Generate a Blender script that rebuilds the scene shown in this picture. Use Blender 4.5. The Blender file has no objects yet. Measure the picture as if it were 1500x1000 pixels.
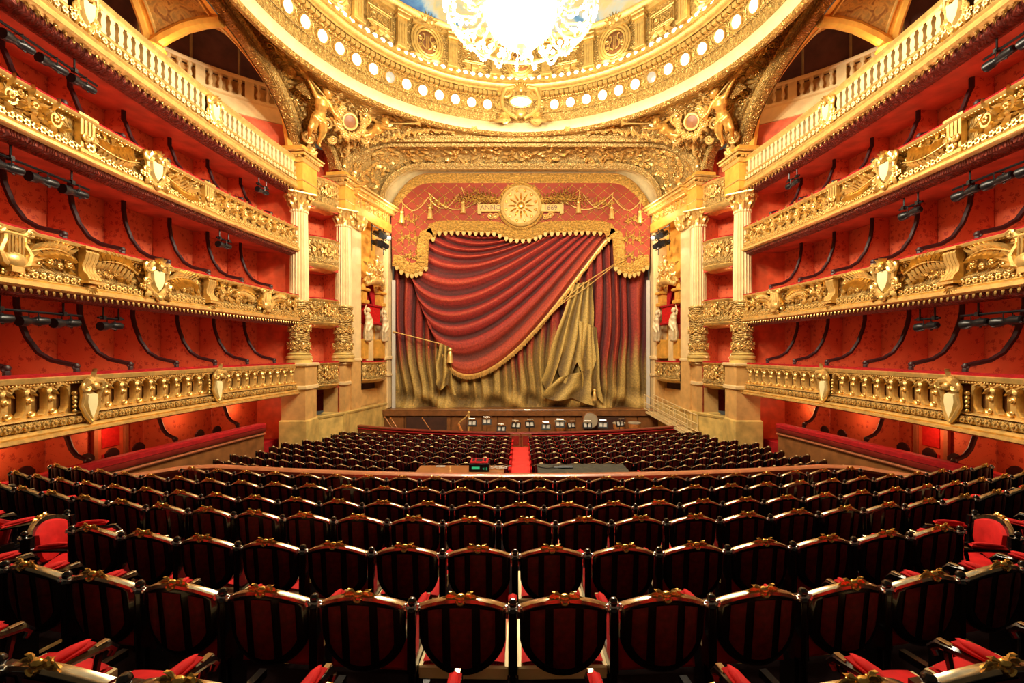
import bpy, math, random
import numpy as np
from mathutils import Matrix, Vector

random.seed(7)
SC = bpy.context.scene
COL = SC.collection
PI = math.pi

# ------------------------------------------------------------------ camera
F, CX, CY = 640.0, 763.0, 515.0          # focal length and principal point in px of 1500x1000
cam_d = bpy.data.cameras.new('camera')
cam_d.sensor_width = 36.0
cam_d.lens = F / 1500.0 * 36.0
cam_d.shift_x = -(CX - 750.0) / 1500.0
cam_d.shift_y = (CY - 500.0) / 1500.0
cam_d.clip_start = 0.05
cam = bpy.data.objects.new('camera', cam_d)
cam.rotation_euler = (PI / 2, 0, 0)
COL.objects.link(cam)
SC.camera = cam

# ------------------------------------------------------------------ world, exposure
w = bpy.data.worlds.new('hall_air'); SC.world = w; w.use_nodes = True
w.node_tree.nodes['Background'].inputs[0].default_value = (1.0, 0.78, 0.5, 1)
w.node_tree.nodes['Background'].inputs[1].default_value = 0.075
SC.view_settings.view_transform = 'Standard'
SC.view_settings.look = 'None'
SC.view_settings.gamma = 1.0
SC.view_settings.use_curve_mapping = False
SC.view_settings.exposure = 0.0

def lamp(name, loc, power, col=(1, .78, .48), r=.2, kind='POINT', rot=None, size=None):
    d = bpy.data.lights.new(name, kind); d.energy = power; d.color = col
    if kind == 'AREA':
        d.shape = 'RECTANGLE'; d.size, d.size_y = size
    else:
        d.shadow_soft_size = r
    o = bpy.data.objects.new(name, d); o.location = loc
    if rot: o.rotation_euler = rot
    COL.objects.link(o); return o

RY = 13.3                                   # depth of the dome's axis
CH_Z = 10.3                                 # chandelier hoop height
for k in range(6):                          # the chandelier's own light
    a = k * PI / 3 + .3
    lamp('chandelier_light', (2.75 * math.cos(a), RY + 2.75 * math.sin(a), CH_Z - 1.3), 1850, (1, .87, .64), .35)
for k in range(12):                         # globes along the cornice light drum and dome
    a = k * PI / 6
    lamp('cornice_light', (7.6 * math.cos(a), RY + 7.6 * math.sin(a), 13.6), 26, (1, .84, .5), .15)

# ------------------------------------------------------------------ materials
def nmat(name):
    m = bpy.data.materials.new(name); m.use_nodes = True
    nt = m.node_tree
    return m, nt, nt.nodes['Principled BSDF']

def mathn(nt, op, a, b=None, c=None):
    n = nt.nodes.new('ShaderNodeMath'); n.operation = op
    for i, x in enumerate((a, b, c)):
        if x is None: continue
        if isinstance(x, (int, float)): n.inputs[i].default_value = x
        else: nt.links.new(x, n.inputs[i])
    return n.outputs[0]

def tex(nt, kind, scale, **kw):
    n = nt.nodes.new({'noise': 'ShaderNodeTexNoise', 'voronoi': 'ShaderNodeTexVoronoi', 'wave': 'ShaderNodeTexWave'}[kind])
    n.inputs['Scale'].default_value = scale
    for k, v in kw.items():
        if k in ('feature', 'wave_type', 'bands_direction', 'rings_direction', 'wave_profile'): setattr(n, k, v)
        else: n.inputs[k].default_value = v
    if 'co' not in nt.nodes:
        c = nt.nodes.new('ShaderNodeTexCoord'); c.name = 'co'
    nt.links.new(nt.nodes['co'].outputs['Object'], n.inputs['Vector'])
    return n

def ramp(nt, fac, stops):
    r = nt.nodes.new('ShaderNodeValToRGB')
    el = r.color_ramp.elements
    while len(el) < len(stops): el.new(.5)
    for e, (p, c) in zip(el, stops): e.position = p; e.color = (*c, 1)
    nt.links.new(fac, r.inputs[0]); return r.outputs[0]

def sc(c, k): return tuple(min(1, x * k) for x in c)

def mk(name, col, rough=.5, metal=0., var=.25, vs=4., bump=None, coat=0., spec=.5, col2=None):
    m, nt, b = nmat(name)
    n = tex(nt, 'noise', vs, Detail=5.)
    c = ramp(nt, n.outputs[0], [(.3, sc(col, 1 - var)), (.7, sc(col2 or col, 1 + var))])
    nt.links.new(c, b.inputs['Base Color'])
    b.inputs['Roughness'].default_value = rough
    b.inputs['Metallic'].default_value = metal
    b.inputs['Coat Weight'].default_value = coat
    b.inputs['Specular IOR Level'].default_value = spec
    if bump:
        kind, s, st, dist = bump
        if kind == 'noise': h = tex(nt, 'noise', s, Detail=4.).outputs[0]
        elif kind == 'voronoi': h = tex(nt, 'voronoi', s).outputs['Distance']
        elif kind == 'weave':
            a = tex(nt, 'wave', s, Distortion=0.).outputs['Fac']
            a2 = tex(nt, 'wave', s, bands_direction='Z').outputs['Fac']; h = mathn(nt, 'MULTIPLY', a, a2)
        else:                                # arabesque: curling carved relief
            wv = tex(nt, 'wave', s * .55, wave_type='RINGS', Distortion=9., Detail=1.5, **{'Detail Scale': 1.1}).outputs['Fac']
            vo = tex(nt, 'voronoi', s * 1.3, feature='SMOOTH_F1').outputs['Distance']
            h = mathn(nt, 'ADD', mathn(nt, 'MULTIPLY', wv, .6), vo)
        bn = nt.nodes.new('ShaderNodeBump')
        bn.inputs['Strength'].default_value = st; bn.inputs['Distance'].default_value = dist
        nt.links.new(h, bn.inputs['Height']); nt.links.new(bn.outputs[0], b.inputs['Normal'])
    return m

def emit(name, col, strength):
    m, nt, b = nmat(name)
    b.inputs['Base Color'].default_value = (*col, 1)
    b.inputs['Emission Color'].default_value = (*col, 1)
    b.inputs['Emission Strength'].default_value = strength
    return m

def damask(name, a, b_, s):
    """silk wall covering: a darker leafy motif on a repeat"""
    m, nt, b = nmat(name)
    v = tex(nt, 'voronoi', s, Randomness=.75).outputs['Distance']
    n = tex(nt, 'noise', s * 3.2, Detail=2., Distortion=1.5).outputs[0]
    h = mathn(nt, 'MULTIPLY_ADD', n, 1.5, v)
    c = ramp(nt, mathn(nt, 'MULTIPLY', h, .5), [(.47, b_), (.53, a)])
    n2 = tex(nt, 'noise', 1.1, Detail=3.)
    mx = nt.nodes.new('ShaderNodeMix'); mx.data_type = 'RGBA'; mx.blend_type = 'MULTIPLY'
    mx.inputs[0].default_value = .5
    nt.links.new(c, mx.inputs[6]); nt.links.new(ramp(nt, n2.outputs[0], [(.3, (.6, .6, .6)), (.7, (1, 1, 1))]), mx.inputs[7])
    nt.links.new(mx.outputs[2], b.inputs['Base Color'])
    b.inputs['Roughness'].default_value = .75
    return m

def vcol(name, rough=.8, n_s=9., var=.25, bump=.3):
    """cloth with colours and painted fold shading stored per vertex"""
    m, nt, b = nmat(name)
    at = nt.nodes.new('ShaderNodeAttribute'); at.attribute_name = 'dye'  # 'dye' holds cloth colour with painted fold shading
    n = tex(nt, 'noise', n_s, Detail=6.)
    mx = nt.nodes.new('ShaderNodeMix'); mx.data_type = 'RGBA'; mx.blend_type = 'MULTIPLY'; mx.inputs[0].default_value = 1
    nt.links.new(at.outputs['Color'], mx.inputs[6])
    nt.links.new(ramp(nt, n.outputs[0], [(.3, (1 - var,) * 3), (.7, (1, 1, 1))]), mx.inputs[7])
    nt.links.new(mx.outputs[2], b.inputs['Base Color'])
    b.inputs['Roughness'].default_value = rough
    bn = nt.nodes.new('ShaderNodeBump'); bn.inputs['Strength'].default_value = bump; bn.inputs['Distance'].default_value = .04
    nt.links.new(n.outputs[0], bn.inputs['Height']); nt.links.new(bn.outputs[0], b.inputs['Normal'])
    return m

GOLD = (.76, .50, .16)
M = dict(
    gold=mk('gilt', GOLD, .34, .55, .22, 6, ('noise', 22, .25, .02)),
    relief=mk('gilt_relief', (.66, .43, .14), .38, .38, .3, 7, ('arabesque', 5.5, 1., .14)),
    fine=mk('gilt_fine_relief', (.74, .50, .17), .38, .38, .3, 9, ('arabesque', 13, 1., .08)),
    pale=mk('pale_gilt', (.80, .63, .32), .5, .15, .12, 3, ('noise', 14, .15, .02)),
    bronze=mk('dark_gilt', (.44, .24, .06), .33, .6, .35, 9, ('arabesque', 11, 1., .05)),
    amber=mk('amber_gilt', (.80, .42, .07), .45, .25, .2, 3, ('noise', 16, .2, .02)),
    cream=mk('cream_enamel', (.86, .77, .42), .3, .0, .06, 4, coat=.4),
    stone=mk('cream_stone', (.74, .55, .27), .5, .0, .13, 2.2, ('noise', 18, .12, .02)),
    tan=mk('tan_stone', (.62, .36, .12), .5, .0, .18, 2.5, ('noise', 18, .12, .02)),
    marble=mk('yellow_marble', (.62, .43, .13), .3, .0, .3, 2.2, coat=.3),
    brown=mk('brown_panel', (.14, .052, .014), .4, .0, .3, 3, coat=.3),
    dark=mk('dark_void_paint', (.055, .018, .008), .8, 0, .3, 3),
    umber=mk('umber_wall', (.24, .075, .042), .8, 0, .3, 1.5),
    damask=damask('red_damask', (.70, .12, .040), (.44, .045, .017), 5.),
    red=mk('red_lacquer', (.64, .10, .035), .55, 0, .25, 2.5),
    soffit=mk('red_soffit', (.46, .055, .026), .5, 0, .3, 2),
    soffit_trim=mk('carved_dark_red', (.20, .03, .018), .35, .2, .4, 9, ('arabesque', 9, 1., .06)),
    velvet=mk('red_velvet', (.34, .010, .012), .8, 0, .25, 7, spec=.15),
    edge=mk('dark_plush_edge', (.03, .003, .004), .5, 0, .3, 8),
    seat=mk('crimson_seat_velvet', (.50, .012, .011), .75, 0, .2, 9, spec=.12),
    panel=mk('back_panel_velvet', (.075, .0015, .003), .55, 0, .4, 30, spec=.3),
    cane=mk('studded_underside', (.22, .008, .012), .5, 0, .3, 60, ('voronoi', 75, 1., .01)),
    ebony=mk('ebonised_wood', (.006, .004, .004), .22, 0, .3, 9, coat=.5),
    rail=mk('polished_brass_rail', (.42, .31, .18), .2, .85, .25, 25),
    crest=mk('gilt_crest', (.85, .52, .13), .26, .9, .2, 30),
    steel=mk('bright_steel', (.62, .60, .55), .25, .9, .1, 9),
    black=mk('black_metal', (.012, .012, .014), .35, .3, .3, 9),
    lens=mk('lamp_lens', (.35, .35, .33), .15, .3, .1, 9),
    carpet=mk('red_carpet', (.62, .03, .02), .9, 0, .15, 20),
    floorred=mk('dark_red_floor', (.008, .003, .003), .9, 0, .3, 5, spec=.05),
    railwood=mk('salmon_wood_rail', (.36, .115, .05), .3, 0, .15, 6, coat=.4),
    pitwood=mk('red_mahogany', (.20, .018, .012), .35, 0, .3, 3, coat=.3),
    wood=mk('brown_wood', (.22, .085, .025), .4, 0, .3, 3, coat=.2),
    tabletop=mk('walnut_table', (.26, .10, .03), .3, 0, .2, 3, coat=.3),
    cloth=mk('dark_green_cloth', (.030, .028, .017), .85, 0, .3, 4, ('noise', 5, .6, .08)),
    skin=mk('drum_skin', (.40, .33, .22), .6, 0, .15, 5),
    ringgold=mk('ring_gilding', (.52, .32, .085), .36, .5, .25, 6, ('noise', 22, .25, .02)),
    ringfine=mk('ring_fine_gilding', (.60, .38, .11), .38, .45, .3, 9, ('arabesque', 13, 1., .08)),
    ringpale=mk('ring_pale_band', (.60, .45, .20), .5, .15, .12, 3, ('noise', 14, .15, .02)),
    paper=mk('paper', (.55, .52, .46), .7, 0, .05, 5),
    copper=mk('varnished_spruce', (.55, .20, .05), .25, 0, .25, 8, coat=.5),
    statue=mk('gilt_statue', (.72, .40, .09), .34, .6, .2, 5, ('noise', 12, .3, .02)),
    palestatue=mk('pale_statue', (.66, .52, .30), .45, .1, .2, 5, ('noise', 12, .3, .02)),
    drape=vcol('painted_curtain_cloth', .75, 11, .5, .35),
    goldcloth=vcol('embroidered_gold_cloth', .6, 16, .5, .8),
    bulb=emit('lit_globe', (1, .90, .68), 2.),
    disc=emit('lit_round_pane', (1, .94, .82), 1.3),
    crystal=emit('lit_crystal', (1, .93, .76), 1.15),
    drops=emit('crystal_drops', (1, .9, .7), .35),
    screen=emit('green_screen', (.05, .75, .35), .35),
    striplight=emit('white_strip', (1, .86, .62), .45),
)

# painted ceiling and vault panels: loose painterly patches, no copy of any picture
def painted(name, stops, s, dist):
    m, nt, b = nmat(name)
    n = tex(nt, 'noise', s, Detail=5., Distortion=dist)
    nt.links.new(ramp(nt, n.outputs[0], stops), b.inputs['Base Color'])
    b.inputs['Roughness'].default_value = .7
    return m
M['dome'] = painted('painted_dome', [(.34, (.03, .10, .30)), (.44, (.08, .22, .42)), (.5, (.30, .36, .38)), (.6, (.42, .34, .15)), (.72, (.16, .26, .28))], .45, 1.2)
M['valred'] = damask('valance_red_silk', (.30, .036, .013), (.22, .062, .016), 2.4)
M['medal'] = mk('medallion_gold', (.50, .32, .09), .55, .15, .2, 5, ('noise', 20, .3, .02))
M['valgold'] = mk('valance_gold_lace', (.52, .28, .05), .6, .15, .45, 9, ('arabesque', 9, 1., .05))
M['vaultpaint'] = painted('painted_vault_panel', [(.35, (.26, .10, .02)), (.5, (.58, .30, .06)), (.65, (.36, .20, .05))], 2.6, 2.)
# ------------------------------------------------------------------ mesh tools
class MB:
    """collects simple shapes into one mesh"""
    def __init__(s): s.v = []; s.f = []; s.mx = Matrix()
    def add(s, vs, fs, mx=None):
        m = s.mx @ mx if mx is not None else s.mx
        b = len(s.v)
        s.v += [tuple(m @ Vector(p)) for p in vs]
        s.f += [tuple(i + b for i in f) for f in fs]
        return s
    def box(s, c, d, mx=None):
        x, y, z = c; a, b, h = d[0] / 2, d[1] / 2, d[2] / 2
        vs = [(x + i * a, y + j * b, z + k * h) for i in (-1, 1) for j in (-1, 1) for k in (-1, 1)]
        return s.add(vs, [(0, 1, 3, 2), (4, 6, 7, 5), (0, 4, 5, 1), (2, 3, 7, 6), (0, 2, 6, 4), (1, 5, 7, 3)], mx)
    def bbox(s, c, d, r=.02, mx=None):
        """box with chamfered upper and lower edges"""
        x, y, z = c; a, b, h = d[0] / 2, d[1] / 2, d[2] / 2
        rings = [(a - r, b - r, -h), (a, b, -h + r), (a, b, h - r), (a - r, b - r, h)]
        vs = [(x + sx * p, y + sy * q, z + t) for p, q, t in rings for sx, sy in ((-1, -1), (1, -1), (1, 1), (-1, 1))]
        fs = [(3, 2, 1, 0), (12, 13, 14, 15)]
        for k in range(3):
            for i in range(4):
                j = (i + 1) % 4; fs.append((k * 4 + i, k * 4 + j, k * 4 + 4 + j, k * 4 + 4 + i))
        return s.add(vs, fs, mx)
    def grid(s, rows, mx=None, close=False):
        """rows: list of equally long point lists"""
        n = len(rows[0]); vs = [p for r in rows for p in r]; fs = []
        for i in range(len(rows) - 1):
            for j in range(n if close else n - 1):
                k = (j + 1) % n
                fs.append((i * n + j, i * n + k, i * n + n + k, i * n + n + j))
        return s.add(vs, fs, mx)
    def lathe(s, prof, seg=12, mx=None, flute=0, amp=0., caps=True):
        rows = []
        for r, z in prof:
            rows.append([((r - (amp * abs(math.sin(flute * PI * i / seg)) if flute else 0)) * math.cos(2 * PI * i / seg),
                          (r - (amp * abs(math.sin(flute * PI * i / seg)) if flute else 0)) * math.sin(2 * PI * i / seg), z) for i in range(seg)])
        n = len(rows); b = len(s.v)
        s.grid(rows, mx, True)
        if caps:
            s.f.append(tuple(b + i for i in reversed(range(seg)))); s.f.append(tuple(b + (n - 1) * seg + i for i in range(seg)))
        return s
    def tube(s, pts, rad, seg=6, mx=None, closed=False):
        pts = [Vector(p) for p in pts]; n = len(pts)
        rs = rad if isinstance(rad, (list, tuple)) else [rad] * n
        rows = []; up = Vector((0, 0, 1)); prev = None
        for i, p in enumerate(pts):
            if closed: t = pts[(i + 1) % n] - pts[i - 1]
            else: t = pts[min(i + 1, n - 1)] - pts[max(i - 1, 0)]
            if t.length < 1e-9: t = Vector((0, 0, 1))
            t.normalize()
            if prev is None: a = t.cross(up if abs(t.z) < .9 else Vector((1, 0, 0)))
            else: a = prev - t * prev.dot(t)
            if a.length < 1e-6: a = t.cross(Vector((1, 0, 0)))
            a.normalize(); prev = a; b = t.cross(a)
            rows.append([tuple(p + (a * math.cos(2 * PI * k / seg) + b * math.sin(2 * PI * k / seg)) * rs[i]) for k in range(seg)])
        if closed: rows.append(rows[0])
        b0 = len(s.v); s.grid(rows, mx, True)
        if not closed:
            s.f.append(tuple(b0 + i for i in range(seg))); s.f.append(tuple(b0 + (n - 1) * seg + i for i in reversed(range(seg))))
        return s
    def ball(s, c, r, seg=8, rings=5, mx=None):
        rx, ry, rz = r if isinstance(r, (tuple, list)) else (r, r, r)
        x, y, z = c
        rows = [[(x + rx * math.sin(PI * i / rings) * math.cos(2 * PI * j / seg), y + ry * math.sin(PI * i / rings) * math.sin(2 * PI * j / seg),
                  z + rz * math.cos(PI * i / rings)) for j in range(seg)] for i in range(1, rings)]
        b = len(s.v); s.grid(rows, mx, True)
        n = len(s.v); s.add([(x, y, z + rz), (x, y, z - rz)], [], mx)
        for j in range(seg):
            k = (j + 1) % seg
            s.f.append((n, b + j, b + k)); s.f.append((n + 1, b + (rings - 2) * seg + k, b + (rings - 2) * seg + j))
        return s
    def prism(s, poly, y0, y1, mx=None, inset=0.):
        """outline in x,z pushed along y from y0 (back) to y1 (face); inset narrows the face"""
        n = len(poly)
        cx = sum(p[0] for p in poly) / n; cz = sum(p[1] for p in poly) / n
        fr = [(p[0] + (cx - p[0]) * inset, y1, p[1] + (cz - p[1]) * inset) for p in poly]
        vs = [(p[0], y0, p[1]) for p in poly] + fr
        fs = [tuple(range(n)), tuple(reversed(range(n, 2 * n)))]
        fs += [(i, n + i, n + (i + 1) % n, (i + 1) % n) for i in range(n)]
        return s.add(vs, fs, mx)
    def leaf(s, L=1., W=.25, h=.1, curl=.1, lob=3, n=6, mx=None, bend=0.):
        """acanthus leaf along +x, face to +y, width along z; closed body"""
        rows = []
        for i in range(n + 1):
            t = i / n
            wd = W * (math.sin(PI * min(1, (t * .93 + .07) ** .8)) * (.78 + .22 * math.cos(2 * PI * lob * t)) + .02)
            y = h * math.sin(PI * t * .9 + .1) + curl * t * t; zc = bend * t * t
            rows.append([(t * L, y * .45, zc - wd), (t * L, y + .3 * h, zc), (t * L, y * .45, zc + wd), (t * L, y * .2 - .1 * h, zc)])
        b = len(s.v); s.grid(rows, mx, True)
        s.f.append((b + 3, b + 2, b + 1, b)); e = b + 4 * n; s.f.append((e, e + 1, e + 2, e + 3))
        return s
    def scroll(s, R=.2, turns=1.6, r0=.05, r1=.02, hand=1, n=18, mx=None, seg=6, tail=0.):
        pts = []; rs = []
        for i in range(n + 1):
            t = i / n; a = hand * (t * turns * 2 * PI) ; q = R * (1 - t * .85)
            pts.append((q * math.cos(a), .02 * t, q * math.sin(a))); rs.append(r0 + (r1 - r0) * t)
        s.tube(pts, rs, seg, mx); s.ball((pts[-1]), r1 * 1.9, 6, 4, mx)
        return s
    def flower(s, r=.1, petals=5, mx=None):
        s.ball((0, r * .45, 0), r * .38, 6, 4, mx)
        for k in range(petals):
            a = 2 * PI * k / petals
            s.ball((math.cos(a) * r * .6, r * .2, math.sin(a) * r * .6), (r * .4, r * .3, r * .4), 5, 4, mx)
        return s
    def sweep(s, prof, frames, close_prof=False):
        """frames: (p, A, B) with p, A, B vectors; profile (a, b) -> p + a*A + b*B"""
        rows = [[tuple(Vector(p) + Vector(A) * a + Vector(B) * b) for a, b in prof] for p, A, B in frames]
        b0 = len(s.v); n = len(prof)
        s.grid(rows, None, close_prof)
        if close_prof:
            s.f.append(tuple(b0 + i for i in range(n))); s.f.append(tuple(b0 + (len(rows) - 1) * n + i for i in reversed(range(n))))
        return s
    def mesh(s, name, ang=40):
        m = bpy.data.meshes.new(name); m.from_pydata(s.v, [], s.f); m.update()
        m.polygons.foreach_set('use_smooth', [True] * len(m.polygons))
        m.set_sharp_from_angle(angle=math.radians(ang))
        return m

def T(x=0, y=0, z=0, rx=0, ry=0, rz=0, s=1.):
    S = Matrix.Diagonal((*(s if isinstance(s, tuple) else (s, s, s)), 1))
    return Matrix.Translation((x, y, z)) @ Matrix.Rotation(rz, 4, 'Z') @ Matrix.Rotation(ry, 4, 'Y') @ Matrix.Rotation(rx, 4, 'X') @ S

def link(name, me, mat, parent=None):
    o = bpy.data.objects.new(name, me); COL.objects.link(o)
    if mat is not None:
        mt = M[mat] if isinstance(mat, str) else mat
        if not me.materials: me.materials.append(mt)
        elif me.materials[0] != mt:
            o.material_slots[0].link = 'OBJECT'; o.material_slots[0].material = mt
    if parent: o.parent = parent
    return o
def part(mb, name, mat, parent, ang=40): return link(name, mb.mesh(name, ang), mat, parent)
def tag(o, label, cat, group=None, kind=None):
    if label: o['label'] = label
    if cat: o['category'] = cat
    if group: o['group'] = group
    if kind: o['kind'] = kind
    return o
def thing(name, label, cat, loc=(0, 0, 0), rz=0, group=None):
    o = bpy.data.objects.new(name, None); COL.objects.link(o); o.empty_display_size = .1
    o.location = loc; o.rotation_euler = (0, 0, rz)
    return tag(o, label, cat, group)
def struct(name, mb, mat, parent=None, ang=40):
    o = part(mb, name, mat, parent, ang)
    o['kind'] = 'structure'
    return o
def copy_tree(o, parent=None):
    c = o.copy(); COL.objects.link(c)
    if parent: c.parent = parent
    for ch in list(o.children): copy_tree(ch, c)
    return c
def mirror(o, rename=None):
    """the same thing on the other side of the hall's axis"""
    c = copy_tree(o)
    c.location.x = -c.location.x; c.rotation_euler.z = -c.rotation_euler.z; c.scale.x = -c.scale.x
    if rename: c.name = rename
    return c
def bake(mb, name, mat, parent, voxel, smooth=2):
    """fuse overlapping forms into one continuous skin"""
    o = part(mb, name, mat, parent)
    md = o.modifiers.new('r', 'REMESH'); md.mode = 'VOXEL'; md.voxel_size = voxel; md.use_smooth_shade = True
    if smooth:
        sm = o.modifiers.new('s', 'SMOOTH'); sm.iterations = smooth; sm.factor = .5
    dg = bpy.context.evaluated_depsgraph_get(); dg.update()
    me = bpy.data.meshes.new_from_object(o.evaluated_get(dg))
    me.name = name
    o.modifiers.clear(); o.data = me
    if not me.materials: me.materials.append(M[mat])
    return o
def V(*a): return Vector(a)

# ------------------------------------------------------------------ the side galleries' plan
def Xf(y): return 10.12 + .42 * (1 - ((y - 13.0) / 6.8) ** 2)
def frame(y):
    """front line of the right-hand galleries at depth y: point and normal into the hall"""
    dx = -.84 * (y - 13.0) / 46.24
    n = V(-1, dx, 0).normalized()
    return V(Xf(y), y, 0), n
def frames(y0, y1, n, off=0.):
    out = []
    for i in range(n + 1):
        p, nn = frame(y0 + (y1 - y0) * i / n); out.append((p + nn * off, nn, V(0, 0, 1)))
    return out
def put(y, z, u=0.):
    """matrix: local x along the front, local y out into the hall, z up"""
    p, n = frame(y); t = n.cross(V(0, 0, 1))
    m = Matrix((t, n, V(0, 0, 1))).transposed().to_4x4()
    m.translation = p + n * u + V(0, 0, z)
    return m
def wm(o):
    m = o.matrix_basis.copy()
    while o.parent: o = o.parent; m = o.matrix_basis @ m
    return m
def partw(mb, name, mat, parent, ang=40):
    """part whose mesh is given in world coordinates"""
    o = part(mb, name, mat, parent, ang); o.matrix_basis = wm(parent).inverted(); return o
def place(name, me, mat, parent, mx):
    """part sharing a mesh, put at a world matrix"""
    o = link(name, me, mat, parent); o.matrix_basis = wm(parent).inverted() @ mx; return o
def offs(prof, du=0, dz=0): return [(a + du, b + dz) for a, b in prof]
# ================================================================== THE SHELL
# ---- floors -------------------------------------------------------
STALL_Z = -4.62
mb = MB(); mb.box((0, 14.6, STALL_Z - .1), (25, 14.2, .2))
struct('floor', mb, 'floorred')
# raised terrace of the back stalls: one curved step for each row
AROWS = [  # depth at axis, radius, axis offset in seats, crest height
    (1.56, 10.5, 0., -1.19), (2.44, 13., .5, -1.34), (3.40, 17., .5, -1.50), (4.37, 19., .11, -1.65),
    (5.35, 22., 0., -1.84), (6.30, 25., .5, -1.96), (7.25, 28., .5, -2.08)]
PITCH = .565
CREST = .875
def arc_pt(d, R, x):
    return d + R - math.sqrt(max(0, R * R - x * x))
mb = MB(); xs = [-9 + 18 * i / 36 for i in range(37)]
xs = [-9.4 + 18.8 * i / 40 for i in range(41)]
prev = None
edges = [(-2.5, 12., -1.19 - CREST)] + [(d - .42, R, z - CREST) for d, R, o, z in AROWS] + [(7.98, 29., AROWS[-1][3] - CREST)]
for i in range(len(edges) - 1):
    d0, R0, z0 = edges[i]; d1, R1, _ = edges[i + 1]
    zz = edges[i][2]
    mb.grid([[(x, arc_pt(d0, R0, x), zz) for x in xs], [(x, arc_pt(d1, R1, x), zz) for x in xs]])
    if i + 1 < len(edges) - 1:
        mb.grid([[(x, arc_pt(d1, R1, x), zz) for x in xs], [(x, arc_pt(d1, R1, x), edges[i + 1][2]) for x in xs]])
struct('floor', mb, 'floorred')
# carpet of the middle aisle
mb = MB(); mb.box((0, 16.6, STALL_Z + .006), (.74, 9.2, .012))
tag(part(mb, 'aisle_carpet', 'carpet', None), 'bright red carpet strip down the middle aisle between the stalls', 'carpet')

# ---- side galleries: back walls, slabs, partitions -----------------
TIERS = [(-.53, -1.9), (2.56, 1.36), (5.62, 4.55), (8.70, 7.3)]        # top and bottom of each front
BACK = 2.15
def side_wall(sx):
    side = 'right' if sx > 0 else 'left'
    fr = frames(3.6, 20.3, 34, -BACK)
    mb = MB(); mb.sweep([(0, STALL_Z), (0, 7.4)], fr); mb.sweep([(-.12, STALL_Z), (-.12, 7.4)], fr)
    wl = struct('wall_' + side, mb, 'damask')

    # end wall by the big column
    mb = MB()
    p, n = frame(20.0)
    mb.box((p.x + 1.15, 20.3, 1.4), (2.3, .12, 12.0)); struct('end_wall', mb, 'red', wl)
    # floor slabs with plain red soffits and a carved dark red cove under each front
    for (zt, zb) in TIERS:
        mb = MB(); f2 = frames(3.6, 20.2, 34)
        mb.sweep([(-.16, zb + .14), (-.16, zb + .04), (-BACK + .02, zb + .04), (-BACK + .02, zb + .14), (-.16, zb + .14)], f2)
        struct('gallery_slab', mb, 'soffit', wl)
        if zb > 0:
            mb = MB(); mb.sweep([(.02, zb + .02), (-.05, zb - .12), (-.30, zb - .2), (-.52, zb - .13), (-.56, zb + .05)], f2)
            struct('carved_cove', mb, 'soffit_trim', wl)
    # partitions between the boxes
    def partition(y, zf, zc, front, u0=0.):
        # front = height of the low forward arm above the box floor
        S = [(0.18, front - .10), (.22, front), (.45, front + .05), (.75, front + .12), (1.05, front + .3), (1.32, front + .68), (1.5, front + 1.15), (1.56, zc - zf - .28), (1.56, zc - zf)]
        S = [(u0 + a * (1 - u0 / 1.9), b) for a, b in S]
        mb = MB(); mx = put(y, zf, 0)
        poly = [(-a, b) for a, b in S] + [(-BACK + .03, zc - zf), (-BACK + .03, 0), (-S[0][0], 0)]
        n = len(poly); vs = [(t, a, b) for t in (-.03, .03) for a, b in poly]
        fs = [tuple(range(n)), tuple(reversed(range(n, 2 * n)))] + [(i, (i + 1) % n, n + (i + 1) % n, n + i) for i in range(n)]
        mb.add(vs, fs, mx)
        pa = part(mb, 'partition', 'damask', wl)
        mb = MB(); pts = []
        for i in range(len(S) - 1):
            for k in range(3):
                t = k / 3; pts.append((0, -(S[i][0] * (1 - t) + S[i + 1][0] * t), S[i][1] * (1 - t) + S[i + 1][1] * t))
        pts.append((0, -S[-1][0], S[-1][1]))
        mb.tube([(0, -S[0][0] - .02, front - .35)] + pts, .064, 6, mx)
        mb.ball((0, -S[0][0] - .02, front - .02), .085, 8, 5, mx)
        part(mb, 'padded_edge', 'edge', pa)
    for t, ys in ((0, (18.5, 16.9, 15.25, 13.6, 12.0, 10.5, 9.0, 7.5)), (1, (18.3, 16.6, 14.95, 13.3, 11.75, 10.2, 8.7, 7.2)), (2, (18.3, 16.6, 14.95, 13.3, 11.75, 10.2, 8.7, 7.2))):
        zt, zb = TIERS[t]; zc = TIERS[t + 1][1] + .04
        for y in ys: partition(y, zb + .14, zc, zt - zb + .06)
    for y in (17.5, 14.6, 11.7, 8.9): partition(y, STALL_Z + .6, TIERS[0][1] + .04, 1.12, .95)
    return wl
wall_r = side_wall(1)
# unseen fill lights added low inside the boxes to brighten the red walls
for sx in (1, -1):
    for t in range(3):
        for y in (19.2, 17.5, 15.9, 14.2, 12.6, 11.0, 9.5, 8.0):
            m = put(y, TIERS[t][1] + .95, -.5).translation
            lamp('unseen_box_light', (sx * m.x, m.y, m.z), 20, (1, .75, .5), .12)
    m = None
for sx in (1, -1):
    for z in (-.9, 2.1, 5.0, 8.0): lamp('unseen_box_light', (sx * 10.25, 21.6, z + .6), 12, (1, .62, .34), .1)  # unseen lights added likewise in the boxes between the columns
wall_l = mirror(wall_r, 'wall_left')

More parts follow.
